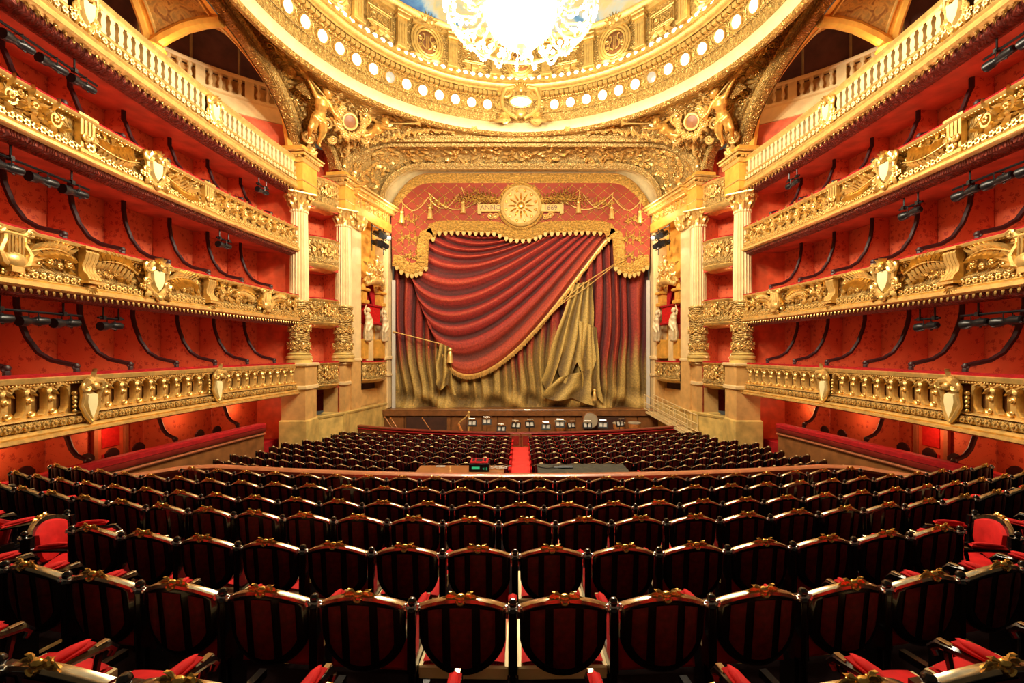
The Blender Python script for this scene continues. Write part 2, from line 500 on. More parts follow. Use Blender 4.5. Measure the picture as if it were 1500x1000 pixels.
# ---- ground floor boxes: parapet, doors, raised floor --------------
def parapet():
    pth = [(10.62, 17.95), (10.85, 16.5), (11.05, 14.8), (11.25, 12.8), (11.45, 10.8), (11.6, 9.0), (11.7, 7.0), (11.75, 5.0)]
    root = thing('box_parapet', 'low wooden parapet with crimson velvet top in front of the ground floor boxes', 'parapet', (11.0, 12.8, STALL_Z), 0, 'parapets of the ground floor boxes')
    fr = []
    for i, p in enumerate(pth):
        a = V(*pth[max(0, i - 1)], 0); b = V(*pth[min(len(pth) - 1, i + 1)], 0); t = (b - a).normalized()
        fr.append((V(*p, 0), V(0, 0, 1).cross(t) * -1 if False else V(t.y, -t.x, 0), V(0, 0, 1)))
    mb = MB(); mb.sweep([(-.34, -3.1), (-.34, -3.0), (-.28, -2.96), (.1, -2.93), (.16, -2.98), (.16, -3.1), (-.34, -3.1)], fr); partw(mb, 'velvet_top', 'velvet', root)
    mb = MB(); mb.sweep([(.13, -3.28), (.16, -3.24), (.16, -3.12), (.1, -3.1), (-.3, -3.1), (-.3, -3.28)], fr); partw(mb, 'moulding', 'pitwood', root)
    mb = MB(); mb.sweep([(.06, -3.3), (.06, -4.36), (.1, -4.4), (.1, -4.62), (-.25, -4.62), (-.25, -3.3)], fr)
    p = fr[0][0]; A = fr[0][1]
    mb.add([tuple(p + A * a + V(0, 0, b)) for a, b in ((.06, -3.1), (.06, -4.62), (-.25, -4.62), (-.25, -3.1))], [(0, 1, 2, 3)])
    partw(mb, 'wood_face', 'wood', root)
    mb = MB(); mb.sweep([(.14, -3.40), (.16, -3.36), (.14, -3.32), (.05, -3.32), (.05, -3.4)], fr); partw(mb, 'lower_moulding', 'railwood', root)
    return root
pr = parapet(); mirror(pr)
# floor of the ground boxes
for sx in (1, -1):
    mb = MB(); mb.box((sx * 12.2, 12.4, STALL_Z + .3), (1.9, 15.6, .6)); struct('floor', mb, 'velvet')
# doors at the back of the ground boxes
DN = [0]
def box_door(sx, y):
    DN[0] += 1
    mb = MB(); mx = put(y, STALL_Z + .6, -BACK + .02)
    mb.box((0, .03, 1.05), (.86, .06, 2.1), mx)
    d = struct('door_%d' % DN[0], mb, 'red')
    mb = MB()
    for z, h in ((.55, .75), (1.5, .8)):
        mb.bbox((0, .07, z), (.56, .04, h), .012, mx)
    part(mb, 'raised_panel', 'seat', d)
    mb = MB(); mb.box((-.5, .06, 1.1), (.12, .12, 2.2), mx); mb.box((.5, .06, 1.1), (.12, .12, 2.2), mx); mb.box((0, .06, 2.2), (1.12, .12, .12), mx)
    part(mb, 'door_frame', 'railwood', d)
    if sx < 0: d.scale.x = -1
for sx in (1, -1):
    for y in (13.4, 10.0): box_door(sx, y)

# ---- upper gallery: back wall with balustrade, vaults, lunettes ------
UP = [(10.75, 20.7), (11.9, 20.0), (13.2, 19.0), (14.3, 17.8), (15.0, 16.4), (15.4, 15.0), (15.5, 13.3), (15.4, 11.6), (15.0, 10.2), (14.3, 8.8), (13.2, 7.6), (12., 6.8)]
def smooth_path(P, n):
    out = []
    for i in range(len(P) - 1):
        p0 = P[max(0, i - 1)]; p1 = P[i]; p2 = P[i + 1]; p3 = P[min(len(P) - 1, i + 2)]
        for k in range(n):
            t = k / n
            out.append(tuple(.5 * (2 * p1[j] + (p2[j] - p0[j]) * t + (2 * p0[j] - 5 * p1[j] + 4 * p2[j] - p3[j]) * t * t + (3 * p1[j] - p0[j] - 3 * p2[j] + p3[j]) * t ** 3) for j in range(len(p1))))
    out.append(tuple(P[-1])); return out
def upper(sx):
    side = 'right' if sx > 0 else 'left'
    P = smooth_path(UP, 4)
    fr = []
    for i, p in enumerate(P):
        a = V(*P[max(0, i - 1)], 0); b = V(*P[min(len(P) - 1, i + 1)], 0); t = (b - a).normalized()
        n = V(t.y, -t.x, 0)          # outward for this direction
        c = V(0, 13.3, 0) - V(*p, 0)
        if n.dot(c) < 0: n = -n
        fr.append((V(*p, 0), n, V(0, 0, 1)))
    mb = MB(); mb.sweep([(0, 7.3), (0, 10.6)], fr); w_ = struct('wall_upper_' + side, mb, 'red')
    mb = MB(); mb.sweep([(0, 10.6), (.05, 10.62), (.05, 10.68), (.02, 10.7), (.02, 11.25), (.12, 11.3), (.12, 11.4), (-.12, 11.4)], fr); struct('tan_band', mb, 'stone', w_)
    mb = MB(); mb.sweep([(-.12, 12.12), (.1, 12.12), (.14, 12.17), (.14, 12.27), (-.12, 12.3), (-.12, 12.12)], fr); struct('balustrade_rail', mb, 'stone', w_)
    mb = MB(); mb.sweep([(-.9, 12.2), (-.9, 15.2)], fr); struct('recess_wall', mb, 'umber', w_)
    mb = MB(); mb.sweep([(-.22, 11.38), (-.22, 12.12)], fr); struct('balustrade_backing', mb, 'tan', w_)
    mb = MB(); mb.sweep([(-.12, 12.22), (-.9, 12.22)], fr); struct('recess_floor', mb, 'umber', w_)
    bal = MB(); bal.lathe([(.09, 0), (.09, .08), (.05, .12), (.095, .26), (.085, .34), (.04, .5), (.05, .56), (.09, .6), (.09, .72)], 8)
    bm = bal.mesh('baluster')
    pier = MB(); pier.box((0, 0, .36), (.34, .22, .72)); pm = pier.mesh('balustrade_pier')
    d = 0; last = None; k = 0
    for i in range(len(P) - 1):
        a = V(*P[i], 0); b = V(*P[i + 1], 0); L = (b - a).length
        while d < L:
            q = a + (b - a) * (d / L)
            ispier = (k % 5 == 0)
            o = place('balustrade_pier' if ispier else 'baluster', pm if ispier else bm, 'stone', w_, T(q.x, q.y, 11.4, rz=math.atan2((b - a).y, (b - a).x)))
            k += 1; d += .36
        d -= L
    # thin posts of the recess
    for i in (3, 6, 10, 14, 19, 24, 29, 34, 39):
        p = fr[i][0] + fr[i][1] * -.55
        mb = MB(); mb.box((p.x, p.y, 13.3), (.07, .07, 2.6)); part(mb, 'thin_post', 'tan', w_)
    # sloping gallery floor with velvet benches' fronts
    mb = MB(); f3 = frames(5.5, 20.2, 30)
    mb.sweep([(-.2, 7.46), (-1.1, 7.46), (-1.1, 7.8), (-2.2, 7.8), (-2.2, 8.2), (-5.2, 8.2)], f3); struct('gallery_steps', mb, 'velvet', w_)
    return w_
up_r = upper(1)
up_l = mirror(up_r, 'wall_upper_left')

# side arch ellipse (in the plane of the columns) and the vault behind it
AC, AS, AZ, AR, AX = 13.3, 6.72, 9.1, 2.72, 10.2
def side_arch(phi, dr=0., x=AX):
    n = V(0, math.cos(phi) / AS, math.sin(phi) / AR).normalized()
    return V(x, AC + AS * math.cos(phi), AZ + AR * math.sin(phi)) + n * dr, n
PIERS = [(11.05, 20.3, 11.35), (13.1, 15.4, 10.75), (13.1, 11.2, 10.75), (11.05, 6.3, 11.35)]
def vault(sx):
    side = 'right' if sx > 0 else 'left'
    rows_in, rows_out = [], []
    N = 72
    seg = []
    for s_ in range(3):
        (xa, ya, za), (xb, yb, zb) = PIERS[s_], PIERS[s_ + 1]
        for k in range(N // 3):
            t = k / (N // 3); seg.append((xa + (xb - xa) * t, ya + (yb - ya) * t, za + (zb - za) * t + 2.35 * math.sin(PI * t) ** .8))
    seg.append(PIERS[3])
    mb = MB()
    cols = []
    for i, q in enumerate(seg):
        y = min(AC + AS * .999, max(AC - AS * .999, q[1] - (0 if True else 0)))
        phi = math.acos((y - AC) / AS)
        a, _ = side_arch(phi, 0, AX + .35)
        q = V(*q)
        cols.append([tuple(a.lerp(q, t) + V(0, 0, .25 * math.sin(PI * t))) for t in (0, .12, .25, .5, .75, .88, 1)])
    rows = list(zip(*cols))
    mb.grid([list(r) for r in rows[0:2]]); mb.grid([list(r) for r in rows[5:7]])
    c_ = struct('ceiling_vault_' + side, mb, 'amber')
    mb = MB(); mb.grid([list(r) for r in rows[1:6]]); struct('painted_panel', mb, 'vaultpaint', c_)
    # ribs that edge the painted fields, and the lunette edge mouldings
    for i0 in (0, N // 3, 2 * N // 3, N):
        i0 = min(i0, len(cols) - 1)
        mb = MB(); mb.tube([tuple(V(*p) + V(0, 0, -.03)) for p in cols[i0]], .2, 8); struct('rib', mb, 'amber', c_)
    for s_ in range(3):
        ids = range(s_ * N // 3, (s_ + 1) * N // 3 + 1)
        mb = MB(); mb.tube([cols[i][6] for i in ids], .13, 6); struct('lunette_moulding', mb, 'amber', c_)
        mb = MB(); mb.tube([tuple(V(*cols[i][1]) + V(0, 0, -.02)) for i in ids], .05, 6); mb.tube([tuple(V(*cols[i][5]) + V(0, 0, -.02)) for i in ids], .05, 6); struct('panel_border', mb, 'gold', c_)
    for (x, y, z) in PIERS[1:3]:
        mb = MB(); mb.lathe([(.5, z - .05), (.32, z - .3), (.2, z - .5), (.22, z - .6), (.1, z - .75)], 10, T(x, y, 0)); struct('vault_corbel', mb, 'amber', c_)
        mb = MB(); mb.box((x + .1, y, 9.2), (.4, .5, 2.2)); struct('vault_pier', mb, 'tan', c_)
    return c_
v_r = vault(1); v_l = mirror(v_r, 'ceiling_vault_left')
for sx in (1, -1):
    for y in (15.4, 11.2): lamp('vault_lamp', (sx * 12.55, y, 10.35), 55, (1, .55, .18), .08)
    lamp('vault_lamp', (sx * 11.0, 19.0, 10.9), 16, (1, .6, .25), .08)

# ---- pendentives between arches and ring --------------------------
RR, RZ = 9.0, 11.1
C1, C2 = V(10.19, 20.1, 0), V(9.14, 22.5, 0)
def basket(hw, zs, zt, cw, y, n=14, dr=0.):
    """half arch from the right springing to the crown"""
    out = []
    for i in range(n + 1):
        a = PI / 2 * i / n; nn = V(math.cos(a) / cw, 0, math.sin(a) / (zt - zs)).normalized()
        out.append((V(hw - cw + cw * math.cos(a), y, zs + (zt - zs) * math.sin(a)) + nn * dr, nn))
    for i in range(1, n + 1):
        x = (hw - cw) * (1 - i / n); out.append((V(x, y, zt + dr), V(0, 0, 1)))
    return out
SO = dict(hw=9.3, zs=9.0, zt=10.95, cw=2.6, y=22.7)
SI = dict(hw=8.2, zs=8.9, zt=10.95, cw=2.4, y=26.4)
def small_arch(n=12, dr=0.):
    a = V(9.95, 20.65, 9.2); b = V(9.35, 22.0, 9.2); out = []
    for i in range(n + 1):
        t = PI * i / n; q = a.lerp(b, .5 - .5 * math.cos(t))
        d = (b - a).normalized()
        nn = (d * -math.cos(t) * .6 + V(0, 0, 1) * math.sin(t)).normalized()
        out.append((q + V(0, 0, 1.05 * math.sin(t)) + nn * dr, nn))
    return out
def pend(sx):
    low = [side_arch(PI / 2 * (1 - i / 24), .72)[0] for i in range(25)]
    low += [p for p, _ in small_arch(12, .3)]
    low += [p for p, _ in basket(n=14, dr=.22, **SO)]
    NV = 10; cols = []
    for p in low:
        th = math.atan2(p.y - RY, p.x)
        q = V((RR + .12) * math.cos(th), RY + (RR + .12) * math.sin(th), RZ + .05)
        col = []
        for j in range(NV + 1):
            t = j / NV
            m = p.lerp(q, t); out = V(math.cos(th), math.sin(th), 0)
            col.append(tuple(m + (out * .3 + V(0, 0, .5)) * (math.sin(PI * t) * min(1, max(0, (q - p).length - .8)))))
        cols.append(col)
    mb = MB(); mb.grid([list(r) for r in zip(*cols)])
    return mb, cols
mb, PCOLS = pend(1)
pen_r = struct('ceiling_pendentive_right', mb, 'relief'); pen_l = mirror(pen_r, 'ceiling_pendentive_left')

# ---- ring, drum, dome -------------------------------------------------
def ringf(n=144, a0=0., a1=2 * PI):
    return [(V(0, RY, 0), V(math.cos(a0 + (a1 - a0) * i / n), math.sin(a0 + (a1 - a0) * i / n), 0), V(0, 0, 1)) for i in range(n + 1)]
rf = ringf()
mb = MB(); mb.sweep([(9.35, 11.25), (9.2, 11.05), (9.06, 11.04), (9.0, 11.1), (8.98, 11.2)], rf)
ring = struct('trim_1', mb, 'bronze')
def ringpart(prof, name, mat):
    mb = MB(); mb.sweep(prof, rf); return struct(name, mb, mat, ring)
ringpart([(9.0, 11.18), (9.02, 11.22), (8.86, 11.58), (8.82, 11.6)], 'pale_fascia', 'ringpale')
ringpart([(8.80, 11.58), (8.84, 11.64), (8.72, 11.92), (8.66, 11.94)], 'leaf_band', 'ringfine')
ringpart([(8.62, 11.92), (8.64, 11.97), (8.60, 12.02), (8.66, 12.05), (8.50, 12.50), (8.42, 12.53)], 'lamp_frieze', 'ringfine')
ringpart([(8.40, 12.50), (8.42, 12.56), (8.36, 12.60), (8.46, 12.62), (8.44, 12.78), (8.2, 12.80)], 'dentil_bed', 'bronze')
ringpart([(8.16, 12.78), (8.14, 12.86), (8.05, 12.90), (7.98, 13.02), (8.0, 13.1), (8.14, 13.12), (8.2, 13.15), (8.7, 13.15)], 'cornice', 'ringgold')
dm = MB(); dm.bbox((0, 0, 0), (.2, .24, .16), .02); dm = dm.mesh('dentil')
DA0, DA1 = math.radians(90 - 108), math.radians(90 + 108)
nd = 132
for i in range(nd):                          # the blocks that this hall's front half shows
    a = DA0 + (DA1 - DA0) * (i + .5) / nd
    place('dentil', dm, 'ringgold', ring, T(8.33 * math.cos(a), RY + 8.33 * math.sin(a), 12.70, rz=a + PI / 2))
# egg row beneath
mb = MB()
for i in range(260):
    a = DA0 + (DA1 - DA0) * (i + .5) / 260
    mb.ball((8.42 * math.cos(a), RY + 8.42 * math.sin(a), 12.57), (.05, .05, .045), 5, 4)
o = part(mb, 'egg_row', 'ringgold', ring); o['kind'] = 'stuff'
# raised strapwork loops around the round panes
lp = MB(); lp.tube([(.40 * math.cos(2 * PI * k / 20), 0, .235 * math.sin(2 * PI * k / 20) * 1.15) for k in range(20)], .025, 5, closed=True)
lp.flower(.07, 5, T(.44, 0, 0)); lp.leaf(.2, .06, .03, .02, 2, 4, T(.42, 0, .08, ry=-1.2)); lp.leaf(.2, .06, .03, .02, 2, 4, T(.42, 0, -.08, ry=1.2))
lpm = lp.mesh('strapwork_loop')
rim = MB(); rim.lathe([(.215, -.03), (.215, .05), (.24, .07), (.265, .05), (.275, .02), (.275, -.03)], 20, T(rx=-PI / 2), caps=False)
rimm = rim.mesh('gilt_rim')
pane = MB(); pane.lathe([(.0, .045), (.13, .04), (.22, .02), (.22, -.02), (0, -.02)], 20, T(rx=-PI / 2), caps=False); panem = pane.mesh('pane')
tilt = -math.atan2(.16, .45)
angs = [11.2 + 5.33 * k for k in range(18)]
LAMPS = []
for sgn in (1, -1):
    for k, d in enumerate(angs):
        a = math.radians(90 + sgn * d)
        cx_, cy_ = 8.56 * math.cos(a), RY + 8.56 * math.sin(a)
        mx = T(cx_, cy_, 12.27, rz=a + PI / 2) @ Matrix.Rotation(tilt, 4, 'X')
        place('strapwork_loop', lpm, 'ringgold', ring, mx)
        dark = (k == 6)
        t = thing('ring_lamp', 'unlit round grey pane in a gilt rim on the ceiling ring' if dark else 'lit round pane in a gilt rim set in the ceiling ring frieze', 'lamp',
                  mx.translation, a + PI / 2, 'unlit panes of the ceiling ring' if dark else 'lit panes of the ceiling ring')
        R_ = Matrix.Rotation(tilt, 4, 'X')
        o = link('gilt_rim', rimm, 'ringgold', t); o.matrix_basis = R_
        if dark:
            pm2 = panem.copy(); pm2.materials.clear(); o = link('pane', pm2, 'lens', t)
        else: o = link('pane', panem, 'disc', t)
        o.matrix_basis = R_
# globes standing on the cornice
gl = MB(); gl.ball((0, 0, .17), .13, 10, 7); glm = gl.mesh('globe')
gs = MB(); gs.lathe([(.05, 0), (.05, .02), (.025, .04), (.03, .07)], 8); gsm = gs.mesh('socket')
ng = 84
for i in range(ng):
    a = DA0 + (DA1 - DA0) * (i + .5) / ng
    t = thing('cornice_globe', 'small glowing glass globe standing on the gilt cornice below the drum', 'lamp', (8.05 * math.cos(a), RY + 8.05 * math.sin(a), 13.15), a, 'globe lamps along the ceiling cornice')
    link('globe', glm, 'bulb', t); link('socket', gsm, 'gold', t)
# drum
RD = 8.0
ringw = MB(); ringw.sweep([(RD + .1, 13.1), (RD + .1, 15.1)], rf); drum = struct('wall_drum', ringw, 'ringfine')
mb = MB(); mb.sweep([(RD + .12, 14.86), (RD - .06, 14.88), (RD - .1, 14.98), (RD - .25, 15.05), (RD - .32, 15.2), (RD - .2, 15.26), (RD + .1, 15.3)], rf); struct('drum_cornice', mb, 'ringgold', drum)
mb = MB(); mb.sweep([(RD + .12, 13.1), (RD - .03, 13.12), (RD - .03, 13.3), (RD + .1, 13.34)], rf); struct('drum_plinth', mb, 'ringgold', drum)
pil = MB(); pil.bbox((0, .1, .65), (.42, .2, 1.3), .03); pil.bbox((0, .16, 1.36), (.56, .32, .14), .03); pil.bbox((0, .2, 1.5), (.62, .4, .1), .02); pil.bbox((0, .14, .08), (.54, .28, .16), .03)
for x in (-.12, 0, .12): pil.box((x, .21, .62), (.06, .03, .95))
pilm = pil.mesh('pilaster')
ocu = MB()
for r, q in ((.62, .07), (.5, .05), (.74, .05)): ocu.tube([(r * math.cos(2 * PI * k / 28), .12, r * 1.12 * math.sin(2 * PI * k / 28)) for k in range(28)], q, 6, closed=True)
for sgn in (-1, 1):                           # lyre grille
    ocu.tube([(sgn * .05, .1, -.3), (sgn * .2, .1, -.2), (sgn * .24, .1, 0), (sgn * .13, .1, .16), (sgn * .15, .1, .32), (sgn * .24, .1, .36)], .03, 5)
    ocu.scroll(.12, 1.4, .025, .012, sgn, 14, T(sgn * .34, .1, .1), 5); ocu.scroll(.12, 1.4, .025, .012, -sgn, 14, T(sgn * .34, .1, -.16), 5)
    ocu.scroll(.2, 1.5, .06, .03, sgn, 16, T(sgn * .6, .14, .86), 6)
    ocu.leaf(.6, .14, .1, .06, 3, 6, T(sgn * .2, .14, -.75, ry=(PI if sgn < 0 else 0)))
for x in (-.05, 0, .05): ocu.tube([(x, .1, -.28), (x, .1, .3)], .012, 4)
for k in range(7): ocu.leaf(.42, .1, .08, .1, 2, 5, T(0, .2, .86, ry=-(k - 3) * .42 - PI / 2))
ocu.ball((0, .24, .9), (.13, .1, .16), 8, 6); ocu.box((0, .12, .68), (1.4, .2, .1))
ocum = ocu.mesh('oculus')
oback = MB(); oback.lathe([(.0, .03), (.6, .03), (.6, 0)], 24, T(rx=-PI / 2), caps=False); obm = oback.mesh('oculus_backing')
rec = MB()
for dx, dz, q in ((.56, .34, .05), (.46, .25, .03)):
    rec.tube([(-dx, .1, -dz), (dx, .1, -dz), (dx, .1, dz), (-dx, .1, dz)], q, 6, closed=True)
rec.flower(.12, 6, T(0, .06, 0))
for sgn in (-1, 1):
    rec.scroll(.15, 1.5, .03, .012, sgn, 14, T(sgn * .26, .07, 0), 5)
    rec.leaf(.5, .13, .1, .1, 3, 6, T(sgn * .1, .12, -.5, ry=.5 if sgn > 0 else PI - .5)); rec.leaf(.45, .1, .1, .1, 3, 6, T(sgn * .1, .12, -.5, ry=-.1 if sgn > 0 else PI + .1))
rec.bbox((0, .14, -.56), (.3, .3, .22), .04)
recm = rec.mesh('grille_panel')
for i in range(22):
    a = PI / 2 + i * PI / 11
    da = (a - PI / 2 + PI) % (2 * PI) - PI
    if abs(da) > 2.2: continue
    mx = T(RD * math.cos(a), RY + RD * math.sin(a), 14.1, rz=a + PI / 2)
    mxo = mx
    if i % 2 == 0:
        place('oculus', ocum, 'ringgold', drum, mxo); place('oculus_backing', obm, 'brown', drum, mxo)
    else: place('grille_panel', recm, 'ringgold', drum, mxo)
    for sgn in (-1, 1):
        if i % 2 == 0:
            b = a + sgn * .155
            place('pilaster', pilm, 'ringgold', drum, T(RD * math.cos(b), RY + RD * math.sin(b), 13.3, rz=b + PI / 2))
# dome
rows = []
for j in range(15):
    t = j / 14 * PI / 2
    rows.append([(7.75 * math.cos(t) * math.cos(2 * PI * i / 64), RY + 7.75 * math.cos(t) * math.sin(2 * PI * i / 64), 15.25 + 3.2 * math.sin(t)) for i in range(64)])
mb = MB(); mb.grid(rows, None, True); struct('ceiling', mb, 'dome')
# ================================================================== GILT FRONTS
# ---- ornament meshes (x along, y out, z up) -------------------------
def om(fn, name, ang=40):
    mb = MB(); fn(mb); return mb.mesh(name, ang)

def shield(mb, w=.42, h=.62):
    out = [(-w / 2, h * .42), (-w * .2, h * .46), (0, h * .40), (w * .2, h * .46), (w / 2, h * .42), (w * .46, 0), (w * .3, -h * .3), (0, -h * .54), (-w * .3, -h * .3), (-w * .46, 0)]
    mb.prism(out, .05, .2, None, .18)
def shield_frame(mb, w=.42, h=.62):
    for s in (-1, 1):
        mb.tube([(s * w * .1, .16, h * .62), (s * w * .5, .2, h * .68), (s * w * .72, .16, h * .42), (s * w * .6, .14, .02), (s * w * .62, .14, -h * .3), (s * w * .3, .15, -h * .55), (0, .17, -h * .66)], [.05, .08, .07, .055, .06, .07, .08], 7)
        mb.scroll(.15, 1.6, .055, .025, s, 18, T(s * w * .68, .18, h * .52), 6)
        mb.scroll(.11, 1.5, .045, .02, -s, 16, T(s * w * .74, .16, -h * .12), 6)
        for k in range(5):
            mb.flower(.075 + .02 * (k % 2), 5, T(s * (w * .2 + .085 * k), .12 + .03 * (k % 2), -h * .68 + .06 * k + .03 * (k % 2)))
        mb.leaf(.34, .09, .08, .1, 3, 6, T(s * w * .4, .1, -h * .36, ry=.9 if s > 0 else PI - .9))
        mb.leaf(.3, .08, .08, .1, 3, 6, T(s * w * .3, .1, h * .5, ry=-.5 if s > 0 else PI + .5))
    for k in range(5): mb.leaf(.26, .07, .08, .12, 2, 5, T(0, .16, h * .5, ry=-PI / 2 - (k - 2) * .42))
    mb.ball((0, .25, h * .56), (.07, .07, .09), 8, 6); mb.ball((0, .2, -h * .7), .09, 8, 6)
def lyre(mb):
    for s in (-1, 1):
        mb.tube([(s * .05, .16, -.32), (s * .2, .2, -.26), (s * .26, .2, -.08), (s * .16, .18, .12), (s * .16, .18, .28), (s * .27, .18, .36)], [.06, .07, .06, .05, .05, .06], 7)
        mb.scroll(.09, 1.4, .04, .02, s, 12, T(s * .27, .2, .31), 6)
    mb.ball((0, .16, -.22), (.24, .13, .17), 10, 7)
    for k in range(5):
        mb.tube([(-.12 + .06 * k, .22, -.26), (-.12 + .06 * k, .22, .24)], .022, 5)
    mb.tube([(-.2, .2, .25), (.2, .2, .25)], .04, 6); mb.box((0, .18, -.38), (.22, .16, .1))
def lyre_leaves(mb):
    for s in (-1, 1):
        for k in range(6):
            a = .15 + k * .34
            mb.leaf(.42 + .05 * (k % 2), .08, .06, .12, 3, 6, T(s * .12, .1, -.28, ry=-a if s > 0 else PI + a))
        mb.scroll(.1, 1.5, .035, .015, s, 14, T(s * .36, .12, -.3), 6)
    for k in range(4): mb.flower(.07, 5, T(-.12 + .08 * k, .14, -.44))
def spray(mb, L=1.2, palm=True, hand=1):
    """palm or laurel branch running along +x from the origin"""
    stem = [(L * t, .06 + .03 * math.sin(PI * t), .16 * math.sin(PI * t * .9) * hand) for t in [i / 8 for i in range(9)]]
    mb.tube(stem, [.02 - .012 * i / 8 for i in range(9)], 5)
    n = 9 if palm else 8
    for k in range(n):
        t = .08 + .86 * k / n; x = L * t; z = .16 * math.sin(PI * t * .9) * hand
        for s in (-1, 1):
            a = (.72 if palm else .85) * s
            mb.leaf((.40 if palm else .26) * (1 - .35 * t), .034 if palm else .06, .035, .05, 1 if palm else 2, 5, T(x, .05, z, ry=-a))
    if not palm:
        for k in range(4): mb.flower(.065, 5, T(L * (.2 + .2 * k), .07, -.16 + .05 * (k % 2)))
def foliage(mb, L=1.6):
    """rinceau: alternating scrolls with acanthus"""
    n = max(2, int(L / .42))
    for k in range(n):
        x = -L / 2 + L * (k + .5) / n; s = 1 if k % 2 else -1
        mb.scroll(.16, 1.6, .042, .016, s, 16, T(x, .05, .02 * s), 5)
        mb.flower(.075, 6, T(x, .07, .02 * s))
        for j in range(4):
            a = s * (.4 + j * 1.45); mb.leaf(.24, .07, .06, .06, 3, 5, T(x + .14 * math.cos(a), .04, .14 * math.sin(a), ry=-a))
def console(mb):
    """scrolled bracket with ribs"""
    S = [(.05, .36), (.2, .36), (.24, .28), (.2, .12), (.14, -.02), (.16, -.16), (.26, -.26), (.3, -.36), (.2, -.4), (.05, -.38)]
    for k in range(4):
        x = -.17 + k * .085; n = len(S)
        vs = [(x + t, a, b) for t in (0, .075) for a, b in S]
        fs = [tuple(range(n)), tuple(reversed(range(n, 2 * n)))] + [(i, n + i, n + (i + 1) % n, (i + 1) % n) for i in range(n)]
        mb.add(vs, fs)
    mb.box((0, .13, .39), (.44, .28, .06)); mb.box((0, .16, -.43), (.44, .34, .06))
    for k in range(5): mb.leaf(.2, .06, .06, .06, 2, 5, T(0, .14, -.5, ry=PI / 2 + (k - 2) * .4))
    mb.ball((0, .16, -.52), (.16, .1, .07), 8, 5)
def rosette(mb):
    mb.flower(.085, 6, T(0, .02, 0))
def lattice(mb):
    """pierced panel: long eight-sided opening with beaded frame"""
    W, H = .46, .66
    o = [(-W / 2, -H / 2), (W / 2, -H / 2), (W / 2, H / 2), (-W / 2, H / 2)]
    def octa(a, b, c): return [(-a + c, -b), (a - c, -b), (a, -b + c * 1.5), (a, b - c * 1.5), (a - c, b), (-a + c, b), (-a, b - c * 1.5), (-a, -b + c * 1.5)]
    i = octa(.12, .27, .07); R = [(-W / 2 + .02, -H / 2), (W / 2 - .02, -H / 2), (W / 2, -H / 2 + .02), (W / 2, H / 2 - .02), (W / 2 - .02, H / 2), (-W / 2 + .02, H / 2), (-W / 2, H / 2 - .02), (-W / 2, -H / 2 + .02)]
    rows = [[(p[0], y, p[1]) for p in q] for q, y in ((R, 0), (R, .06), (octa(.165, .315, .085), .06), (octa(.14, .29, .078), .10), (i, .06), (i, -.06))]
    mb.grid(rows, None, True)
    mb.scroll(.065, 1.4, .024, .012, 1, 12, T(-W / 2, .08, .02), 5); mb.ball((-W / 2, .11, .03), .04, 8, 6)
    mb.scroll(.07, 1.3, .026, .012, -1, 10, T(-W / 2 + .03, .08, -.24), 5); mb.leaf(.2, .06, .05, .05, 2, 5, T(-W / 2, .07, .28, ry=.9)); mb.leaf(.2, .06, .05, .05, 2, 5, T(-W / 2, .07, .28, ry=PI - .9))
    mb.tube([(-.14, .09, .28), (0, .1, .36), (.14, .09, .28)], .03, 5)
def cart1(mb):
    """tall cartouche: curled hood over a pointed pale tongue"""
    for s in (-1, 1):
        mb.tube([(0, .22, .44), (s * .16, .26, .42), (s * .25, .22, .26), (s * .2, .18, .08), (s * .22, .16, -.14), (s * .12, .18, -.38), (0, .2, -.56)], [.08, .09, .07, .055, .05, .055, .04], 7)
        mb.scroll(.12, 1.5, .05, .025, s, 14, T(s * .2, .24, .3), 6)
        for k in range(5): mb.ball((s * .31, .1, .16 - .1 * k), .055 - .004 * k, 8, 5)
    mb.ball((0, .27, .3), (.1, .09, .1), 8, 6); mb.leaf(.3, .1, .06, .1, 3, 6, T(0, .2, .42, ry=-PI / 2)); mb.ball((0, .2, .5), (.12, .08, .06), 8, 5)
def tongue(mb):
    out = [(-.15, .22), (0, .26), (.15, .22), (.17, .0), (.11, -.26), (0, -.52), (-.11, -.26), (-.17, 0)]
    mb.prism(out, .05, .2, None, .25)
def baluster4(mb):
    mb.prism([(-.085, 0), (.085, 0), (.085, .07), (.05, .1), (.075, .2), (.08, .3), (.05, .44), (.06, .47), (.085, .5), (.085, .56), (-.085, .56), (-.085, .5), (-.06, .47), (-.05, .44), (-.08, .3), (-.075, .2), (-.05, .1), (-.085, .07)], -.07, .06, None, .06)
MS = dict(shield=om(shield, 'shield'), shield_frame=om(shield_frame, 'shield_frame'), lyre=om(lyre, 'lyre'), lyre_leaves=om(lyre_leaves, 'lyre_leaves'),
          palm=om(lambda m: spray(m, 1.25, True, 1), 'palm_branch'), palm2=om(lambda m: spray(m, 1.25, True, -1), 'palm_branch'), laurel=om(lambda m: spray(m, 1.1, False, 1), 'laurel_branch'),
          foliage=om(foliage, 'foliage'), console=om(console, 'console'), rosette=om(rosette, 'rosette'), lattice=om(lattice, 'lattice_panel'),
          cart=om(cart1, 'cartouche'), tongue=om(tongue, 'cartouche_tongue'), bal=om(baluster4, 'baluster'))
FLIP = Matrix.Diagonal((-1, 1, 1, 1))
Y0, Y1 = 4.6, 19.75
NF = 40

